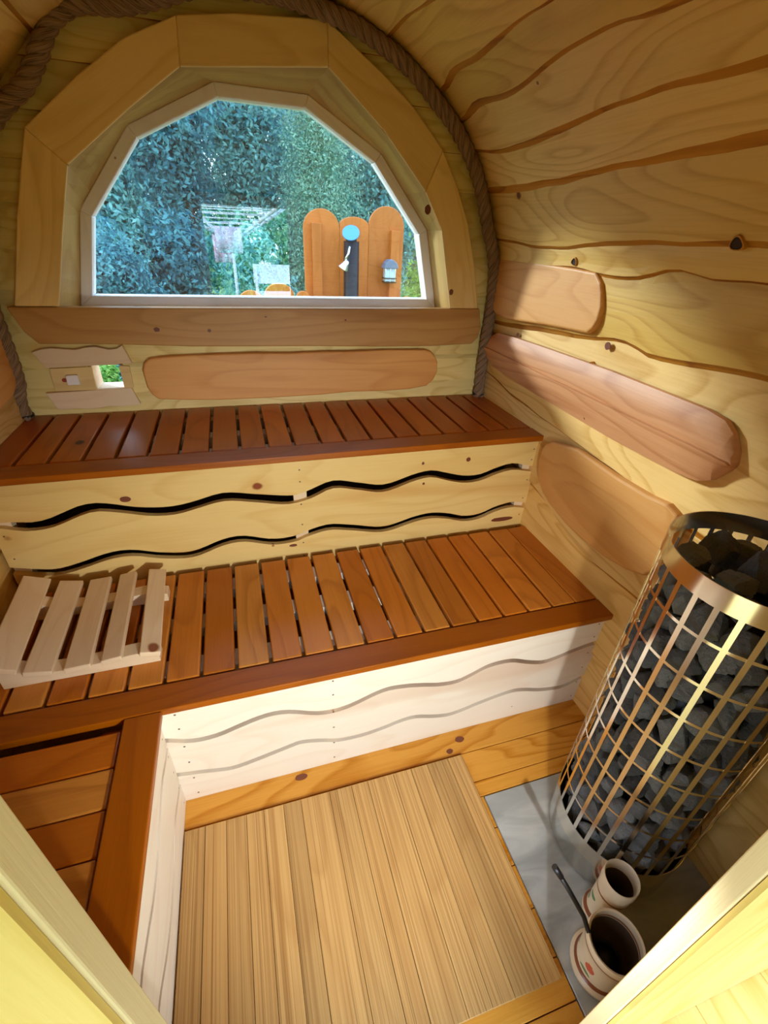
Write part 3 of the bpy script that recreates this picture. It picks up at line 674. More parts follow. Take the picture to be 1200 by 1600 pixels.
box('back_panel', M['void_shade'], -.76, 1.085, yr + .20, yr + .21, .39, zU - .062, 'x', ub)  # dark sheet painted as the shaded space behind the riser gaps

for p, ra, rb in (((.99, yr - .0002, .487), .052, .010), ((.79, yr - .0002, .781), .009, .009), ((.607, yr - .0002, .782), .005, .006), ((-.385, yr - .0002, .752), .016, .010), ((.617, yr - .0002, .697), .005, .005), ((.12, yr - .0002, .493), .014, .006)): knot(ub, p, XA, ZA, ra, rb, p[0])
lb_ = empty('lower_bench', (.165, -.82, zL), 'lower sauna bench with orange brown slats and a pale wavy front', 'bench')
x = 1.090
for i in range(20):
    x0 = 1.0945 - .0922 * (i + 1)
    box('slat', M['slat_mid'], x0 + .0095 if i else 1.005, x0 + .0922, -.552, -1.013, zL - .022, zL, 'y', lb_, bevel=.004)
box('front_rail', M['rail'], -.770, 1.100, -1.0195, -dL, zL - .0225, zL, 'x', lb_, bevel=.003)
for y in (-.62, -.78, -.95): box('batten', M['white'], -.76, 1.085, y - .03, y + .03, zL - .06, zL - .023, 'x', lb_)
G3 = [(-.31, .320), (-.298, .317), (-.238, .292), (-.177, .291), (-.109, .311), (-.065, .324), (-.02, .33), (.024, .323), (.115, .284), (.192, .283), (.311, .323), (.375, .320), (.437, .306), (.50, .288), (.56, .284), (.61, .302), (.667, .326), (.749, .326), (.82, .298), (.882, .281), (.94, .290), (1.003, .307), (1.10, .321)]
G4 = [(-.31, .155), (-.29, .15), (-.228, .137), (-.155, .12), (-.084, .132), (.013, .156), (.052, .164), (.111, .149), (.172, .126), (.25, .122), (.32, .133), (.38, .148), (.429, .149), (.49, .128), (.548, .115), (.60, .122), (.664, .139), (.785, .16), (.84, .150), (.895, .13), (.95, .118), (1.008, .113), (1.10, .143)]
yl = -dL + .02
g3 = lambda x: smooth_interp(G3, x); g4 = lambda x: smooth_interp(G4, x)
riser_board(lb_, -.318, 1.095, lambda x: zL - .0225, g3, yl, M['white'])
riser_board(lb_, -.318, 1.095, lambda x: g3(x) - .019, g4, yl, M['white'])
riser_board(lb_, -.318, 1.095, lambda x: g4(x) - .019, lambda x: .001, yl, M['white'])
for x in (-.275, .155, 1.065): box('spacer_post', M['pale'], x - .02, x + .02, yl + .0185, yl + .042, 0.001, zL - .063, 'z', lb_)
screws(lb_, [(x, yl, z) for x in (-.262, .155, 1.065) for z in (.405, .345, .265, .19, .11, .03)])
box('back_panel', M['slab'], -.30, 1.085, yl + .12, yl + .13, .002, zL - .062, 'x', lb_)

sb = empty('side_bench', (-.53, -1.46, zL), 'side bench with dark crossways slats along the left wall', 'bench')
box('side_rail', M['rail'], -.366, xL, -1.1015, -1.80, zL - .0225, zL - .001, 'y', sb, bevel=.003)
y = -1.126
for i in range(8):
    box('slat', M['slat_mid'] if i % 2 else M['slat_dark'], -.765, -.3715, y, max(y - .0885, -1.80), zL - .034, zL - .012, 'x', sb, bevel=.004); y -= .0915
    if y < -1.77: break
box('batten', M['rail'], -.42, -.372, -1.105, -1.80, zL - .07, zL - .0345, 'y', sb)
box('batten', M['rail'], -.765, -.71, -1.105, -1.80, zL - .07, zL - .0345, 'y', sb)
s1 = lambda y: smooth_interp(sorted([(-1.099, .292), (-1.179, .306), (-1.233, .302), (-1.3, .289), (-1.345, .279), (-1.421, .278), (-1.493, .296), (-1.556, .308), (-1.64, .29), (-1.75, .30)]), y)
s2 = lambda y: smooth_interp(sorted([(-1.091, .11), (-1.163, .127), (-1.208, .133), (-1.292, .108), (-1.39, .10), (-1.468, .114), (-1.541, .145), (-1.573, .150), (-1.68, .12), (-1.8, .13)]), y)
xr = xL - .02
riser_board(sb, -1.0803, -1.80, lambda y: zL - .0225, s1, xr, M['white'], 'y')
riser_board(sb, -1.0803, -1.80, lambda y: s1(y) - .016, s2, xr, M['white'], 'y')
riser_board(sb, -1.0803, -1.80, lambda y: s2(y) - .016, lambda y: .001, xr, M['white'], 'y')
for y in (-1.125, -1.78): box('spacer_post', M['pale'], xr - .044, xr - .0185, y - .02, y + .02, .001, zL - .071, 'z', sb)
box('back_panel', M['slab'], xr - .13, xr - .12, -1.11, -1.80, .002, zL - .072, 'y', sb)
screws(sb, [(xr, -1.10, z) for z in (.405, .345, .265, .19, .11, .03)], 'y')

# slatted headrest on the lower bench
hr = empty('headrest', (-.48, -.76, zL), 'pale pine slatted headrest with five slats lying on lower bench', 'headrest')
hz = [(-.70, .080), (-.66, .066), (-.60, .040), (-.53, .030), (-.46, .032), (-.40, .038), (-.35, .042), (-.295, .028)]
hzf = lambda x: smooth_interp(hz, x)
for yy in (-.915, -.665):
    xs = frange(-.668, -.298, 20)
    pts = [(x_, zL + .0005 + (0.028 * max(0, (-.60 - x_) / .07) ** 1.5 if False else 0)) for x_ in xs] + [(x_, zL + hzf(x_)) for x_ in reversed(xs)]
    b = MB(); b.prism(pts, lambda a, z, y: (a, y, z), yy + .022, yy - .022); b.build('side_runner', M['pale'], hr, bevel=.002)
for (xb, xf, w, wf) in ((-.672, -.652, .072, .060), (-.586, -.578, .064, .062), (-.503, -.490, .062, .060), (-.421, -.409, .050, .050), (-.335, -.316, .052, .056)):
    xc = (xb + xf) / 2; tilt = math.atan2(hzf(xc + .03) - hzf(xc - .03), .06); yaw = math.atan2(xf - xb, .37)
    T = Matrix.Translation((xc, -.762, zL + hzf(xc) + .008)) @ Matrix.Rotation(yaw, 4, 'Z') @ Matrix.Rotation(-tilt, 4, 'Y')
    b = MB(); b.box(-w / 2, w / 2, -.186, .186, -.008, .008, 'y', T=T); sl = b.build('slat', M['pale'], hr, bevel=.003)
    sc_ = MB()
    for yy in (-.915 + .762, -.665 + .762):
        for xx in (-.016, .016): sc_.face([T @ Vector((xx + .0028 * math.cos(k * PI / 4), yy + .0028 * math.sin(k * PI / 4), .0086)) for k in range(8)], [(0, 0)] * 8)
    so = sc_.build('screw_heads', M['screw'], None, weld=False); so.parent = sl; so['kind'] = 'stuff'; so.location = -Vector(hr.location)

# sliding air vent on the back wall
av = empty('air_vent', (-.52, -.013, .99), 'sliding wooden air vent with wavy boards low on the back wall', 'vent')
wav = [(-.675, 1.091), (-.643, 1.101), (-.614, 1.104), (-.576, 1.100), (-.541, 1.097), (-.505, 1.105), (-.475, 1.106), (-.437, 1.096), (-.409, 1.099), (-.391, 1.110)]
b = MB(); b.prism([(-.668 + .02, 1.037), (-.372, 1.046)] + list(reversed(wav)), lambda x, z, y: (x, y, z), -.006, -.026); b.build('upper_guide', M['pale'], av, bevel=.002)
wav2 = [(-.375, .892), (-.409, .889), (-.443, .888), (-.486, .891), (-.52, .885), (-.552, .884), (-.604, .888), (-.640, .884), (-.655, .890)]
b = MB(); b.prism([(-.675, .948), (-.655, .890)] + list(reversed(wav2[:-1])) + [(-.394, .957)], lambda x, z, y: (x, y, z), -.006, -.026); b.build('lower_guide', M['pale'], av, bevel=.002)
b = MB(); b.prism([(-.641, 1.033), (-.643, .952), (-.511, .953), (-.507, 1.036)], lambda x, z, y: (x, y, z), -.0135, -.021); b.build('slider', M['trim'], av, bevel=.001)
b = MB(); b.prism([(-.593, 1.011), (-.595, .977), (-.555, .977), (-.556, 1.012)], lambda x, z, y: (x, y, z), -.021, -.036); b.build('slider_knob', M['frame'], av, bevel=.002)
b = MB(); b.prism([(-.604 + .008 * math.cos(t), .992 + .007 * math.sin(t)) for t in frange(0, 2 * PI, 14)[:-1]], lambda x, z, y: (x, y, z), -.021, -.024); b.build('knot', M['red'], av)
b = MB(); b.prism([(-.418, 1.036), (-.417, .950), (-.386, .955), (-.384, 1.035)], lambda x, z, y: (x, y, z), -.0135, -.021); b.build('end_stop', M['trim'], av)
for nm, pr in (('duct_wall', (-.522, -.512, .0, .10, .936, 1.046)), ('duct_wall', (-.418, -.408, .0, .10, .936, 1.046)), ('duct_wall', (-.522, -.408, .0, .10, .936, .946)), ('duct_wall', (-.522, -.408, .0, .10, 1.036, 1.046))):
    box(nm, M['white'], *pr, 'y', av)

# ------------------------------------------------------------------ rope along the corner
rope_pts = [(1.056, .866), (1.052, .95), (1.05, 1.03), (1.051, 1.13), (1.053, 1.243), (1.045, 1.35), (1.028, 1.434), (.985, 1.53), (.92, 1.679), (.826, 1.8), (.733, 1.877), (.636, 1.946), (.506, 2.005), (.425, 2.03), (.311, 2.05), (.16, 2.06), (.02, 2.05), (-.108, 2.009), (-.20, 1.985), (-.30, 1.975), (-.37, 1.935), (-.415, 1.87), (-.47, 1.80), (-.54, 1.745), (-.60, 1.68), (-.64, 1.60), (-.70, 1.42), (-.735, 1.25), (-.736, 1.12), (-.74, 1.0), (-.757, .93), (-.755, .868)]
def rope_path(n):
    L = [0]
    for p, q in zip(rope_pts[:-1], rope_pts[1:]): L.append(L[-1] + math.hypot(q[0] - p[0], q[1] - p[1]))
    X = list(zip(L, [p[0] for p in rope_pts])); Z = list(zip(L, [p[1] for p in rope_pts]))
    return [(smooth_interp(X, s), -.044, smooth_interp(Z, s)) for s in frange(0, L[-1], n)], L[-1]
rp = empty('rope', (1.056, -.035, .866), 'thick twisted hemp rope hung along the arched back corner', 'rope')
path, LEN = rope_path(420)
for strand in range(3):
    pts = []
    for i, p in enumerate(path):
        t = (Vector(path[min(i + 1, len(path) - 1)]) - Vector(path[max(i - 1, 0)])).normalized()
        a = Vector((0, -1, 0)); c = t.cross(a); ang = 2 * PI * (i / len(path) * LEN / .095) + strand * 2 * PI / 3
        pts.append(Vector(p) + (a * math.cos(ang) + c * math.sin(ang)) * .0130)
    b = MB(); b.tube(pts, .0128, 8); b.build('strand', M['rope'], rp)
for q in ((1.056, .874), (-.755, .876)):
    b = MB(); b.tube([(q[0], -.040, q[1] - .004), (q[0], -.040, q[1] + .004)], .0275, 14); b.build('end_tie', M['black'], rp)

# ------------------------------------------------------------------ sauna heater with stones
HX, HY, HR, HT = .896, -1.498, .168, 1.02
ht = empty('sauna_heater', (HX, HY, 0), 'tall round polished steel grid heater full of dark stones', 'heater')
def cyl_pt(a, z, r=HR): return (HX + r * math.cos(a), HY + r * math.sin(a), z)
def arc_panel(b, a0, a1, z0, z1, r=HR, t=.0016, n=1, mi=0):
    for k in range(n):
        p, q = a0 + (a1 - a0) * k / n, a0 + (a1 - a0) * (k + 1) / n
        b.face([cyl_pt(p, z0, r), cyl_pt(q, z0, r), cyl_pt(q, z1, r), cyl_pt(p, z1, r)], [(0, 0)] * 4, mi, True)
        b.face([cyl_pt(q, z0, r - t), cyl_pt(p, z0, r - t), cyl_pt(p, z1, r - t), cyl_pt(q, z1, r - t)], [(0, 0)] * 4, mi, True)
        for z in (z0, z1): b.face([cyl_pt(p, z, r), cyl_pt(q, z, r), cyl_pt(q, z, r - t), cyl_pt(p, z, r - t)], [(0, 0)] * 4, mi)
def edge_cap(b, a, z0, z1, r=HR, t=.0016):
    b.face([cyl_pt(a, z0, r), cyl_pt(a, z1, r), cyl_pt(a, z1, r - t), cyl_pt(a, z0, r - t)], [(0, 0)] * 4)
NC = 28; rowz = [.148] + [.236 + .0957 * i for i in range(8)] ; top_row = .977
bars = MB()
a_off = math.radians(-150) - 0.5 * 0
bw = .0095 / HR
for k in range(NC):
    a = a_off + 2 * PI * k / NC
    arc_panel(bars, a - bw / 2, a + bw / 2, .148, top_row); edge_cap(bars, a - bw / 2, .148, top_row); edge_cap(bars, a + bw / 2, .148, top_row)
bars.build('vertical_bars', M['steel'], ht).data.set_sharp_from_angle(angle=.5)
hb = MB()
for z in rowz[1:]:
    arc_panel(hb, 0, 2 * PI, z - .0035, z + .0035, HR - .0003, .0012, 84)
hb.build('grid_rings', M['steel'], ht).data.set_sharp_from_angle(angle=.5)
b = MB(); arc_panel(b, 0, 2 * PI, top_row, HT, HR + .0002, .002, 84); b.build('top_band', M['steel'], ht).data.set_sharp_from_angle(angle=.5)
b = MB(); arc_panel(b, 0, 2 * PI, .088, .148, HR + .0002, .002, 84); b.build('bottom_band', M['steel'], ht).data.set_sharp_from_angle(angle=.5)
b = MB(); b.lathe([(.0, .0885), (.1665, .0885), (.1665, .006), (.155, .006), (.0, .006)], 64, (HX, HY, 0)); b.build('base', M['steel_base'], ht).data.set_sharp_from_angle(angle=.5)
for k in range(3):
    a = 2 * PI * k / 3 + .4
    b = MB(); b.lathe([(0, .001), (.014, .001), (.014, .0065), (0, .0065)], 12, (HX + .11 * math.cos(a), HY + .11 * math.sin(a), 0)); b.build('foot', M['black'], ht)
b = MB(); b.lathe([(0, .10), (.085, .10), (.085, .90), (.0, .90)], 32, (HX, HY, 0)); b.build('heating_core', M['black'], ht)
b = MB(); b.lathe([(0, .10), (.165, .10), (.165, .094), (0, .094)], 48, (HX, HY, 0)); b.build('stone_tray', M['black'], ht)
protos = []
for k in range(9):
    bm = bmesh.new(); bmesh.ops.create_icosphere(bm, subdivisions=4, radius=1.0)
    planes = [(Vector((random.gauss(0, 1), random.gauss(0, 1), random.gauss(0, 1))).normalized(), random.uniform(.52, .80)) for _ in range(15)]
    for v in bm.verts:
        d = v.co.normalized(); r = 1.0
        for n_, h in planes:
            q = d.dot(n_)
            if q > 1e-3: r = min(r, h / q)
        v.co = d * (r + .04 * noise.noise(d * 2.5 + Vector((k * 7, 0, 0))) + .035 * noise.noise(d * 5 + Vector((0, k * 3, 0))) + .018 * noise.noise(d * 13))
    me = bpy.data.meshes.new('sauna_stone'); bm.to_mesh(me); bm.free(); me.materials.append(M['stone'])
    me.polygons.foreach_set('use_smooth', [False] * len(me.polygons))
    protos.append(me)
n_st = 0
def stone(loc, r, label, group):
    global n_st
    o = bpy.data.objects.new('sauna_stone', protos[n_st % 9]); n_st += 1; COL.objects.link(o)
    o.location = loc; s = r
    o.scale = (s * random.uniform(.9, 1.15), s * random.uniform(.85, 1.1), s * random.uniform(.75, .95))
    o.rotation_euler = (random.uniform(0, 6.3), random.uniform(0, 6.3), random.uniform(0, 6.3))
    return tag(o, label, 'stone', group)
z = .128; layer = 0
while z < .93:
    nn = 13
    for k in range(nn):
        a = 2 * PI * (k + .5 * (layer % 2)) / nn + random.uniform(-.09, .09)
        r = random.uniform(.037, .046)
        rad = HR - .0045 - r * 1.02
        stone((HX + rad * math.cos(a), HY + rad * math.sin(a), z + random.uniform(-.008, .008)), r, 'grey sauna stone packed behind the steel grid of heater', 'stones behind the heater grid')
    z += .056; layer += 1
TOPS = [(-.10, -.06, .965, .040, 'flat dark stone against the front left inside of heater rim'), (-.11, .03, .955, .038, 'bluish grey stone lowest at the left inside of heater rim'),
        (-.055, .09, .965, .042, 'dark stone against the back left of the heater rim'), (-.02, -.11, .95, .040, 'dark stone tucked under the bright front rim of heater'),
        (.045, -.09, .965, .045, 'broad stone by the front right of the heater rim'), (.0, .0, .985, .050, 'large central stone topping the heap in the heater'),
        (.09, .03, .97, .050, 'large stone right of centre on the heater heap'), (.03, .10, .97, .048, 'long brownish stone at the back of the heater heap'),
        (-.06, -.005, .975, .036, 'small light grey stone left of centre on heater heap'), (.10, -.05, .955, .038, 'stone at the far right front inside the heater'), (.09, .09, .95, .035, 'stone at the far back corner inside the heater rim')]
for px_, py_, pz_, r, lab in TOPS: stone((HX + px_, HY + py_, pz_), r, lab, 'stones heaped on top of the heater')

# ------------------------------------------------------------------ pots and ladle
def pot(name, x, y, h, r, label):
    e = empty(name, (x, y, 0.001), label, 'pot')
    k = h / .155; q = r / .0605
    prof = [(0, .004), (.052, .0), (.066, .004), (.067, .014), (.060, .019), (.055, .024), (.056, .05), (.0575, .09), (.059, .122), (.0625, .130), (.0625, .152), (.0605, .155), (.056, .152), (.055, .125)]
    b = MB(); b.lathe([(a * q, c * k) for a, c in prof], 40); o = b.build('body', M['pot']); o.data.set_sharp_from_angle(angle=.9); o.parent = e
    b = MB(); b.lathe([(a * q, c * k) for a, c in [(.055, .125), (.053, .08), (.050, .03), (0, .028)]], 40); o = b.build('inner_wall', M['terracotta_in']); o.parent = e
    return e
pot('ceramic_pot', .671, -1.741, .155, .0605, 'cream ceramic pot painted with fruit, holding the black ladle')
pot('ceramic_pot', .744, -1.654, .20, .040, 'smaller ceramic pot in shadow beside the heater base')
ld = empty('ladle', (.66, -1.735, .04), 'black ladle leaning out of the painted ceramic pot', 'ladle')
b = MB(); b.tube([(.655, -1.735, .055), (.632, -1.718, .12), (.606, -1.690, .20), (.583, -1.650, .245), (.560, -1.619, .285)], .0055, 8); b.build('handle', M['black'], ld)
b = MB(); b.tube([(.568, -1.630, .272), (.556, -1.613, .292)], .0085, 10, r_fn=lambda t: .007 + .003 * math.sin(t * 3)); b.build('handle_end', M['black'], ld)
b = MB(); b.lathe([(0, .030), (.020, .034), (.032, .05), (.034, .062), (.031, .062), (.029, .05), (.018, .038), (0, .034)], 20, (.672, -1.744, 0)); b.build('scoop', M['black'], ld)

# ------------------------------------------------------------------ front wall and doorway close to the camera
DX0, DX1 = -.118, .465
wf = MB()
for pts in ([(-.80, -.09), (-.41, -.09), (-.41, 2.12), (-.80, 2.12)], [(.55, -.09), (1.13, -.09), (1.13, 2.12), (.55, 2.12)], [(-.41, 1.66), (.55, 1.66), (.55, 2.12), (-.41, 2.12)]):
    wf.prism(pts, lambda x, z, y: (x, y, z), -1.855, -1.835)
wall_front = struct(wf.build('wall_front', M['pine_back']))
for z0, z1 in zip(frange(0, 2.1, 15)[:-1], frange(0, 2.1, 15)[1:]):
    for (a, c) in (((room_x((z0 + z1) / 2)[0], -.19), (.55, room_x((z0 + z1) / 2)[1])) if z1 < 1.69 else ((room_x((z0 + z1) / 2)[0], room_x((z0 + z1) / 2)[1]),)):
        if c > a: box('plank', M['pine_back'], a, c, -1.834, -1.815, z0 + .001, z1 - .001, 'x', wall_front)
door = struct(empty('door_1', (.17, -1.83, 0)))
box('jamb', M['jamb'], DX0 - .075, DX0, -1.795, -1.8165, 0, 1.64, 'z', door, bevel=.0015)
box('jamb', M['jamb'], DX1, DX1 + .09, -1.834, -1.856, 0, 1.64, 'z', door, bevel=.0015)
box('head', M['jamb'], DX0 - .075, DX1 + .09, -1.80, -1.856, 1.60, 1.67, 'x', door, bevel=.0015)
# vertical cladding boards on the outer face of the frame
b = MB(); b.box(DX0 - .30, DX0 - .003, -1.817, -1.822, -.028, 1.66, 'z'); b.build('cladding_board', M['cladding'], door)
b = MB(); b.box(DX1 + .006, DX1 + 1.3, -1.857, -1.863, -.028, 1.66, 'z'); b.build('cladding_board', M['cladding'], door)

# ------------------------------------------------------------------ porch behind the camera: roof added to cut sky light, unseen spotlight added
porch = shell('sky_block_roof', 1.30, SMAX - 1.30, -1.90, -3.30); porch.name = 'ceiling_sky_block'  # unseen roof, added and lengthened to cut sky light at the doorway
SPOS = Vector((.20, -2.23, .87)); AIM = Vector((.24, -1.00, .38)); dr = (AIM - SPOS).normalized()
deck = struct(box('floor_porch', M['cladding'], -1.4, 1.9, -1.857, -3.4, -.415, -.032, 'y'))
for i in range(16): box('plank', M['cladding'], -1.4 + .206 * i, -1.4 + .206 * (i + 1) - .003, -1.8575, -3.4, -.0321, -.030, 'y', deck)
LB = (.19, -2.30, -.03)
sp = empty('added_spotlight', LB, 'added unseen spotlight standing in for daylight through the doorway', 'lamp')
b = MB(); b.lathe([(0, .0), (.10, .0), (.10, .012), (.02, .02), (0, .02)], 24, LB); b.build('base', M['black'], sp)
b = MB(); b.tube([LB, (.19, -2.30, .50), tuple(SPOS - dr * .085)], .010, 10); b.build('pole', M['black'], sp)
b = MB(); b.tube([SPOS - dr * .10, SPOS - dr * .06, SPOS - dr * .012], .04, 20, r_fn=lambda t: .022 + .008 * t, caps=False)
o1 = dr.orthogonal().normalized(); o2 = dr.cross(o1)
b.face([SPOS - dr * .10 + (o1 * math.cos(a) + o2 * math.sin(a)) * .022 for a in frange(0, 2 * PI, 20)[:-1]], [(0, 0)] * 20); b.build('shade', M['black'], sp)
ll = bpy.data.lights.new('spot_lamp', 'SPOT'); lo = bpy.data.objects.new('spot_lamp', ll); COL.objects.link(lo); lo.location = SPOS  # added light in place of the daylight entering by the doorway
lo.rotation_euler = dr.to_track_quat('-Z', 'Y').to_euler(); ll.energy = SPOT_W; ll.spot_size = math.radians(84); ll.spot_blend = .75; ll.shadow_soft_size = .008; ll.color = (.97, .98, 1.0)
for ax_, ay_ in ((DX0 - .012, -1.80), (DX1 + .012, -1.84)):      # added flaps keeping the added spotlight off the jamb faces
    h_ = (Vector((ax_, ay_, 0)) - Vector((SPOS.x, SPOS.y, 0))).normalized(); sd = Vector((-h_.y, h_.x, 0)) * (1 if ax_ < 0 else -1)
    c_ = Vector(SPOS) + h_ * .15; b = MB()
    P_ = [c_ + Vector((0, 0, z_)) + sd * w_ + h_ * t_ for t_ in (0, .002) for z_, w_ in ((-.13, 0), (.11, 0), (.11, .10), (-.13, .10))]
    for q_ in ((0, 1, 2, 3), (7, 6, 5, 4), (0, 4, 5, 1), (1, 5, 6, 2), (2, 6, 7, 3), (3, 7, 4, 0)): b.face([P_[i] for i in q_], [(0, 0)] * 4)
    b.build('light_flap', M['black'], sp)

# ------------------------------------------------------------------ outdoors
ground = struct(box('ground', M['soil'], -25, 25, -25, 30, -.50, -.42))
def leaf_cloud(blobs, n, size, seed, droop=0.0):
    r = np.random.default_rng(seed); B = np.array(blobs, float)
    wts = (B[:, 3] * B[:, 4] * B[:, 5]) ** (2 / 3); idx = r.choice(len(B), n, p=wts / wts.sum())
    d = r.normal(size=(n, 3)); d /= np.linalg.norm(d, axis=1)[:, None]
    rad = r.uniform(.55, 1.0, n) ** .5 * (1 + .22 * np.sin(d[:, 0] * 7 + idx) * np.cos(d[:, 2] * 6 + idx * 2) + .12 * r.normal(size=n))
    P = B[idx, :3] + d * B[idx, 3:6] * rad[:, None]
    if droop: P[:, 2] -= droop * r.uniform(0, 1, n) ** 2
    # leaves: one bent quad each
    nrm = d + r.normal(size=(n, 3)) * .7; nrm[:, 2] += .4; nrm /= np.linalg.norm(nrm, axis=1)[:, None]
    t = np.cross(nrm, r.normal(size=(n, 3))); t /= np.linalg.norm(t, axis=1)[:, None]; bt = np.cross(nrm, t)
    s = size * r.uniform(.6, 1.3, n)[:, None]
    V = np.stack([P - t * s, P + bt * s * .42 + nrm * s * .1, P + t * s, P - bt * s * .42 + nrm * s * .1], 1).reshape(-1, 3)
    return V
def leaf_obj(name, V, mat, parent, org):
    n = len(V) // 4; me = bpy.data.meshes.new(name)
    V = V - np.array(org)
    me.vertices.add(len(V)); me.vertices.foreach_set('co', V.ravel())
    me.loops.add(4 * n); me.loops.foreach_set('vertex_index', np.arange(4 * n, dtype=np.int32))
    me.polygons.add(n); me.polygons.foreach_set('loop_start', np.arange(0, 4 * n, 4, dtype=np.int32))
    me.update(calc_edges=True); me.materials.append(mat)
    o = bpy.data.objects.new(name, me); COL.objects.link(o); o.parent = parent; o['kind'] = 'stuff'
    return o
GZ = -.42
def tree(name, x, y, h, w, mat, label, seed, n=16000, size=.075, low=.15, bark='bark', droop=0.0, cat='tree', group=None, lean=0.0):
    e = empty(name, (x, y, GZ), label, cat, group); r = random.Random(seed); blobs = []
    for i in range(34):
        t = r.uniform(low, 1.0); rr = w * (1 - .55 * abs(t - .45)) * r.uniform(.22, .55); a = r.uniform(0, 6.3); off = w * .6 * (1.05 - t) * r.uniform(.3, 1.1)
        blobs.append((x + math.cos(a) * off + lean * t, y + math.sin(a) * off, GZ + h * t * .92, rr * .8, rr * .8, rr * .8))
    leaf_obj('crown', leaf_cloud(blobs, n, size, seed, droop), mat, e, (x, y, GZ))
    b = MB(); b.tube([(x, y, GZ), (x + .05 + lean * .3, y, GZ + h * .4), (x + lean * .8, y + .05, GZ + h * .85)], .09, 8, r_fn=lambda t: .10 * (1 - .8 * t) * h / 5)
    b.build('trunk', M[bark], e)
    return e
TREES = [(-3.2, 7.6, 4.6, 1.6, 'leaf_dark', 'dark bushy tree at the far left of the window view'),
         (-1.7, 6.8, 3.9, 1.35, 'leaf_mid', 'dense teal green tree behind the left window edge'),
         (-.5, 7.4, 5.0, 1.6, 'leaf_dark', 'dark round-crowned tree left of the birch'),
         (.55, 8.6, 6.2, 1.9, 'leaf_mid', 'tallest green tree rising to the top of the window'),
         (2.9, 8.2, 5.4, 1.8, 'leaf_mid', 'light green tree behind the right of the wooden screen'),
         (4.6, 8.6, 4.8, 1.7, 'leaf_dark', 'dark tree at the far right of the window view'),
         (-1.0, 10.0, 5.6, 2.0, 'leaf_dark', 'tall dark tree in the second row on the left'),
         (2.0, 10.5, 6.4, 2.2, 'leaf_dark', 'tall dark tree in the second row on the right')]
for i, (x, y, h, w, mt, lab) in enumerate(TREES):
    tree('tree', x, y, h, w, M[mt], lab, 100 + i, n=34000, size=.05 if y < 9 else .062)
tree('birch_tree', 1.55, 7.0, 4.6, 1.25, M['leaf_birch'], 'drooping pale birch with thin white trunk left of wooden screen', 140, n=26000, size=.028, low=.35, bark='birch_bark', droop=.9)
tree('shrub', 2.75, 4.6, 2.1, .95, M['leaf_bright'], 'bright green shrub beside the right window jamb', 150, n=16000, size=.034, low=.05, cat='shrub')
tree('shrub', -1.4, 5.0, 1.9, 1.0, M['leaf_dark'], 'low dark shrub at the lower left of the window', 151, n=22000, size=.034, low=.05, cat='shrub')
tree('shrub', .35, 5.4, 1.9, 1.1, M['leaf_mid'], 'low teal shrub in the middle below the birch', 152, n=22000, size=.034, low=.05, cat='shrub')

tree('shrub', -1.3, 3.4, .62, .42, M['leaf_bright'], 'small bright green plant seen through the sliding vent', 153, n=7000, size=.03, low=.05, cat='shrub')

# tall scalloped wooden screen with chimney pipe, spot lamp and lantern
def round_plank(x0, x1, zt, zb, rise, n=12):
    w = (x1 - x0) / 2; cx = (x0 + x1) / 2
    return [(x0, zb), (x1, zb)] + [(cx + w * math.cos(t), zt - rise + rise * math.sin(t)) for t in frange(0, PI, n)]
scr = empty('wooden_screen', (1.2, 3.03, GZ), 'tall orange wooden screen of three round-topped planks behind pipe', 'screen')
for x0, x1, zt, rs in ((.715, 1.055, 1.645, .16), (1.055, 1.335, 1.595, .07), (1.335, 1.69, 1.695, .17)):
    b = MB(); b.prism(round_plank(x0, x1, zt, GZ, rs), lambda x, z, y: (x, y, z), 3.06, 3.02, lambda x, z: (z, x)); b.build('plank', M['fence'], scr, bevel=.006)
for x0, zt in ((.785, 1.53), (1.545, 1.50)):
    box('post', M['fence'], x0, x0 + .085, 2.955, 3.019, GZ, zt, 'z', scr, bevel=.004)
lf = empty('scalloped_fence', (.9, 2.67, GZ), 'low orange scalloped plank fence along the window bottom', 'fence')
for x0, x1, zt in ((.07, .295, 1.0), (.30, .56, 1.06), (.565, .712, 1.0), (.72, .93, .94), (.935, 1.15, .95), (1.155, 1.37, .94), (1.375, 1.56, .95), (1.565, 1.72, .965), (1.725, 1.95, .97), (-.16, .065, .93), (-.40, -.165, .90)):
    b = MB(); b.prism(round_plank(x0, x1, zt, GZ, .10), lambda x, z, y: (x, y, z), 2.70, 2.66, lambda x, z: (z, x)); b.build('plank', M['fence'], lf, bevel=.006)
cp = empty('chimney_pipe', (1.135, 2.88, GZ), 'black chimney pipe, sky reflection painted on its tilted top disc', 'pipe')
b = MB(); b.tube([(1.135, 2.88, GZ), (1.135, 2.88, 1.40)], .072, 24); b.build('pipe', M['black'], cp)
cdir = Vector((-.22, -.72, .66)).normalized()
b = MB(); b.tube([Vector((1.125, 2.86, 1.465)) - cdir * .006, Vector((1.125, 2.86, 1.465)) + cdir * .006], .078, 28); b.build('cap', M['blue'], cp)
b = MB(); b.tube([(1.135, 2.88, 1.395), (1.130, 2.872, 1.43)], .05, 16); b.build('neck', M['black'], cp)
fl = empty('spot_lamp', (1.06, 2.78, 1.2), 'small silver spot lamp hung on the black pipe', 'lamp')
b = MB(); b.lathe([(0, .06), (.018, .055), (.028, .03), (.050, -.015), (.052, -.02), (.045, -.018), (0, .0)], 20); o = b.build('reflector', M['chrome']); o.parent = fl; o.location = (-.015, 0, 0); o.rotation_euler = (.3, .5, 0)
b = MB(); b.tube([(1.055, 2.78, 1.25), (1.085, 2.79, 1.30), (1.10, 2.80, 1.36)], .011, 8); b.build('bracket', M['chrome'], fl)
ln = empty('hanging_lantern', (1.515, 2.90, 1.065), 'blue grey lantern mounted on the right post of screen', 'lantern')
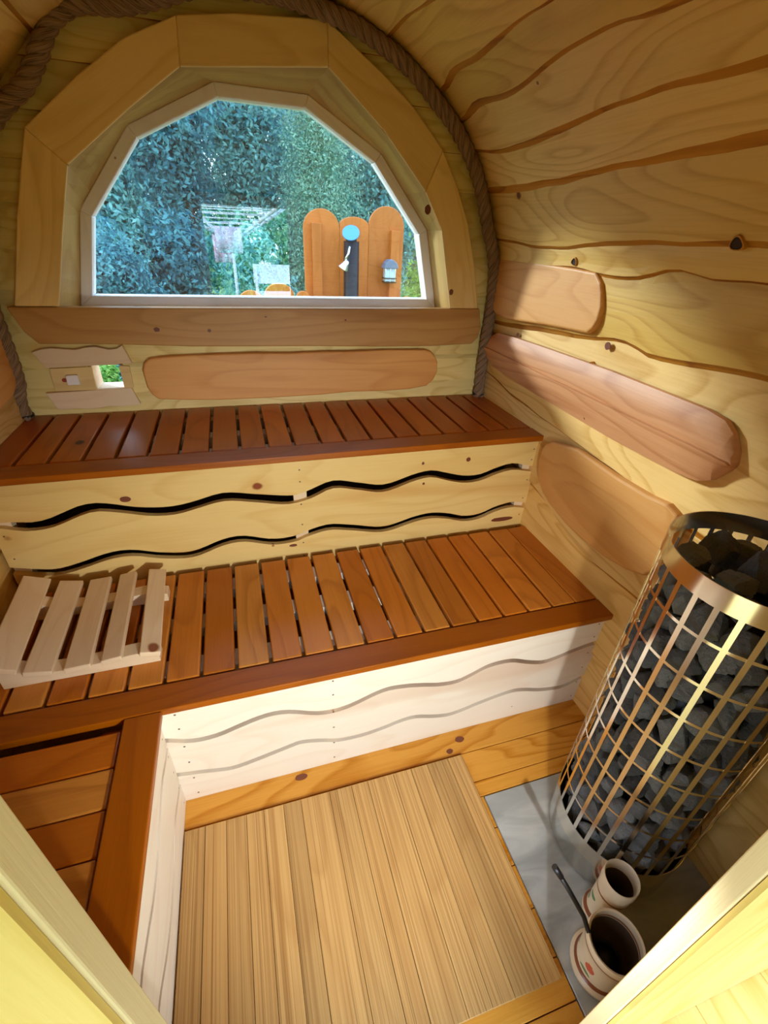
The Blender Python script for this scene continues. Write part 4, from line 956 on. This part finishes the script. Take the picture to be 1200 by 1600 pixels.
b = MB(); b.tube([(1.56, 2.93, 1.20), (1.56, 2.975, 1.20)], .008, 8); b.build('bracket', M['black'], ln)
box('glass_body', M['lampglass'], 1.475, 1.575, 2.87, 2.955, 1.075, 1.185, 'z', ln)
for x_ in (1.472, 1.522, 1.572): box('bar', M['chrome'], x_ - .005, x_ + .005, 2.864, 2.872, 1.065, 1.19, 'z', ln)
for z_ in (1.06, 1.095): box('ring_bar', M['black'], 1.465, 1.585, 2.860, 2.955, z_, z_ + .010, 'x', ln)
b = MB(); b.prism([(1.45, 1.185), (1.60, 1.185), (1.585, 1.23), (1.545, 1.262), (1.505, 1.262), (1.465, 1.23)], lambda x, z, y: (x, y, z), 2.955, 2.85); b.build('roof', plain('slate_roof', (.16, .20, .28), .5), ln, bevel=.006)

# garden behind the camera, seen mirrored in the window pane
ar = empty('rotary_airer', (.12, -5.6, GZ), 'white rotary clothes airer on the lawn, mirrored in the window', 'clothes airer')
b = MB(); b.tube([(.12, -5.6, GZ), (.12, -5.6, 1.50)], .022, 10); b.build('pole', M['whiteplastic'], ar)
b = MB(); b.tube([(.12, -5.6, 1.18), (.12, -5.6, 1.28)], .045, 12); b.build('hub', M['black'], ar)
ends = []
for k in range(4):
    a = PI / 4 + k * PI / 2 + .15; e_ = (.12 + 1.05 * math.cos(a), -5.6 + 1.05 * math.sin(a), 1.72); ends.append(Vector(e_))
    b = MB(); b.tube([(.12, -5.6, 1.24), e_], .024, 8); b.build('arm', M['whiteplastic'], ar)
    b = MB(); b.tube([(.12, -5.6, 1.50), (.12 + .5 * math.cos(a), -5.6 + .5 * math.sin(a), 1.475)], .009, 6); b.build('strut', M['whiteplastic'], ar)
b = MB(); c0 = Vector((.12, -5.6, 1.24))
for f_ in (.25, .38, .50, .62, .74, .86, .97):
    for k in range(4): b.tube([c0 + (ends[k] - c0) * f_, c0 + (ends[(k + 1) % 4] - c0) * f_], .008, 5)
o = b.build('washing_lines', M['whiteplastic'], ar); o['kind'] = 'stuff'
def cloth(name, pts, mat, label, y, group='laundry on the airer'):
    b = MB(); n = 10
    (x0, z0), (x1, z1), (zb) = pts
    for i in range(n):
        t0, t1 = i / n, (i + 1) / n
        f_ = lambda t: (x0 + (x1 - x0) * t, y + .02 * math.sin(t * 14), z0 + (z1 - z0) * t)
        p, q = f_(t0), f_(t1)
        b.face([(p[0], p[1], zb), (q[0], q[1], zb), q, p], [(0, 0)] * 4, 0, True)
    o = b.build(name, mat, loc=((x0 + x1) / 2, y, z0)); md = o.modifiers.new('thick', 'SOLIDIFY'); md.thickness = .006
    return tag(o, label, 'laundry', group)
cloth('towel', ((-.09, 1.45), (.25, 1.45), 1.14), M['lilac'], 'lilac towel hanging on the airer, mirrored in the window', -5.28)
cloth('towel', ((-.14, 1.36), (.10, 1.36), .98), M['pink'], 'pink towel hanging lower on the airer, mirrored in the window', -5.98)
gb = empty('garden_bench', (.85, -8.0, GZ), 'white garden bench far behind the airer, mirrored in the window', 'bench')
box('seat', M['whiteplastic'], .50, 1.25, -8.25, -7.8, .30, .35, 'x', gb); box('backrest', M['whiteplastic'], .50, 1.25, -8.30, -8.25, .48, .82, 'x', gb)
for x_ in (.52, 1.19):
    box('back_post', M['whiteplastic'], x_, x_ + .05, -8.25, -8.20, .35, .80, 'z', gb)
    for y_ in (-8.25, -7.86): box('leg', M['whiteplastic'], x_, x_ + .05, y_, y_ + .05, GZ, .30, 'z', gb)
HEDGE = [(-4.5, -11.5, 3.4, 1.7), (-2.4, -11.0, 3.6, 1.7), (-.2, -11.8, 3.8, 1.8), (2.0, -11.2, 3.4, 1.7), (4.2, -11.6, 3.6, 1.8)]
for i, (x, y, h, w) in enumerate(HEDGE):
    tree('tree', x, y, h, w, M['leaf_bright'], 'green garden tree far behind the doorway, mirrored in the window', 200 + i, n=7000, size=.12, low=.1, group='garden trees behind the doorway')
def grass_patch(n, x0, x1, y0, y1, seed):
    r = np.random.default_rng(seed); P = np.stack([r.uniform(x0, x1, n), r.uniform(y0, y1, n), np.full(n, GZ)], 1)
    a = r.uniform(0, 2 * PI, n); d = np.stack([np.cos(a), np.sin(a), np.zeros(n)], 1) * .012; h = r.uniform(.06, .16, n)[:, None]
    tip = P + np.stack([r.normal(size=n) * .03, r.normal(size=n) * .03, np.ones(n)], 1) * np.array([1, 1, 0]) + np.array([0, 0, 1]) * h
    return np.stack([P - d, P + d, tip + d * .2, tip - d * .2], 1).reshape(-1, 3)
gl = leaf_obj('lawn_grass', np.concatenate([grass_patch(16000, -3, 4, -10, -3.4, 1), grass_patch(14000, -3, 4, .6, 7, 2)]), M['grass'], None, (0, 0, 0))
gl['label'] = 'short green lawn grass outside around the sauna cabin'; gl['category'] = 'grass'
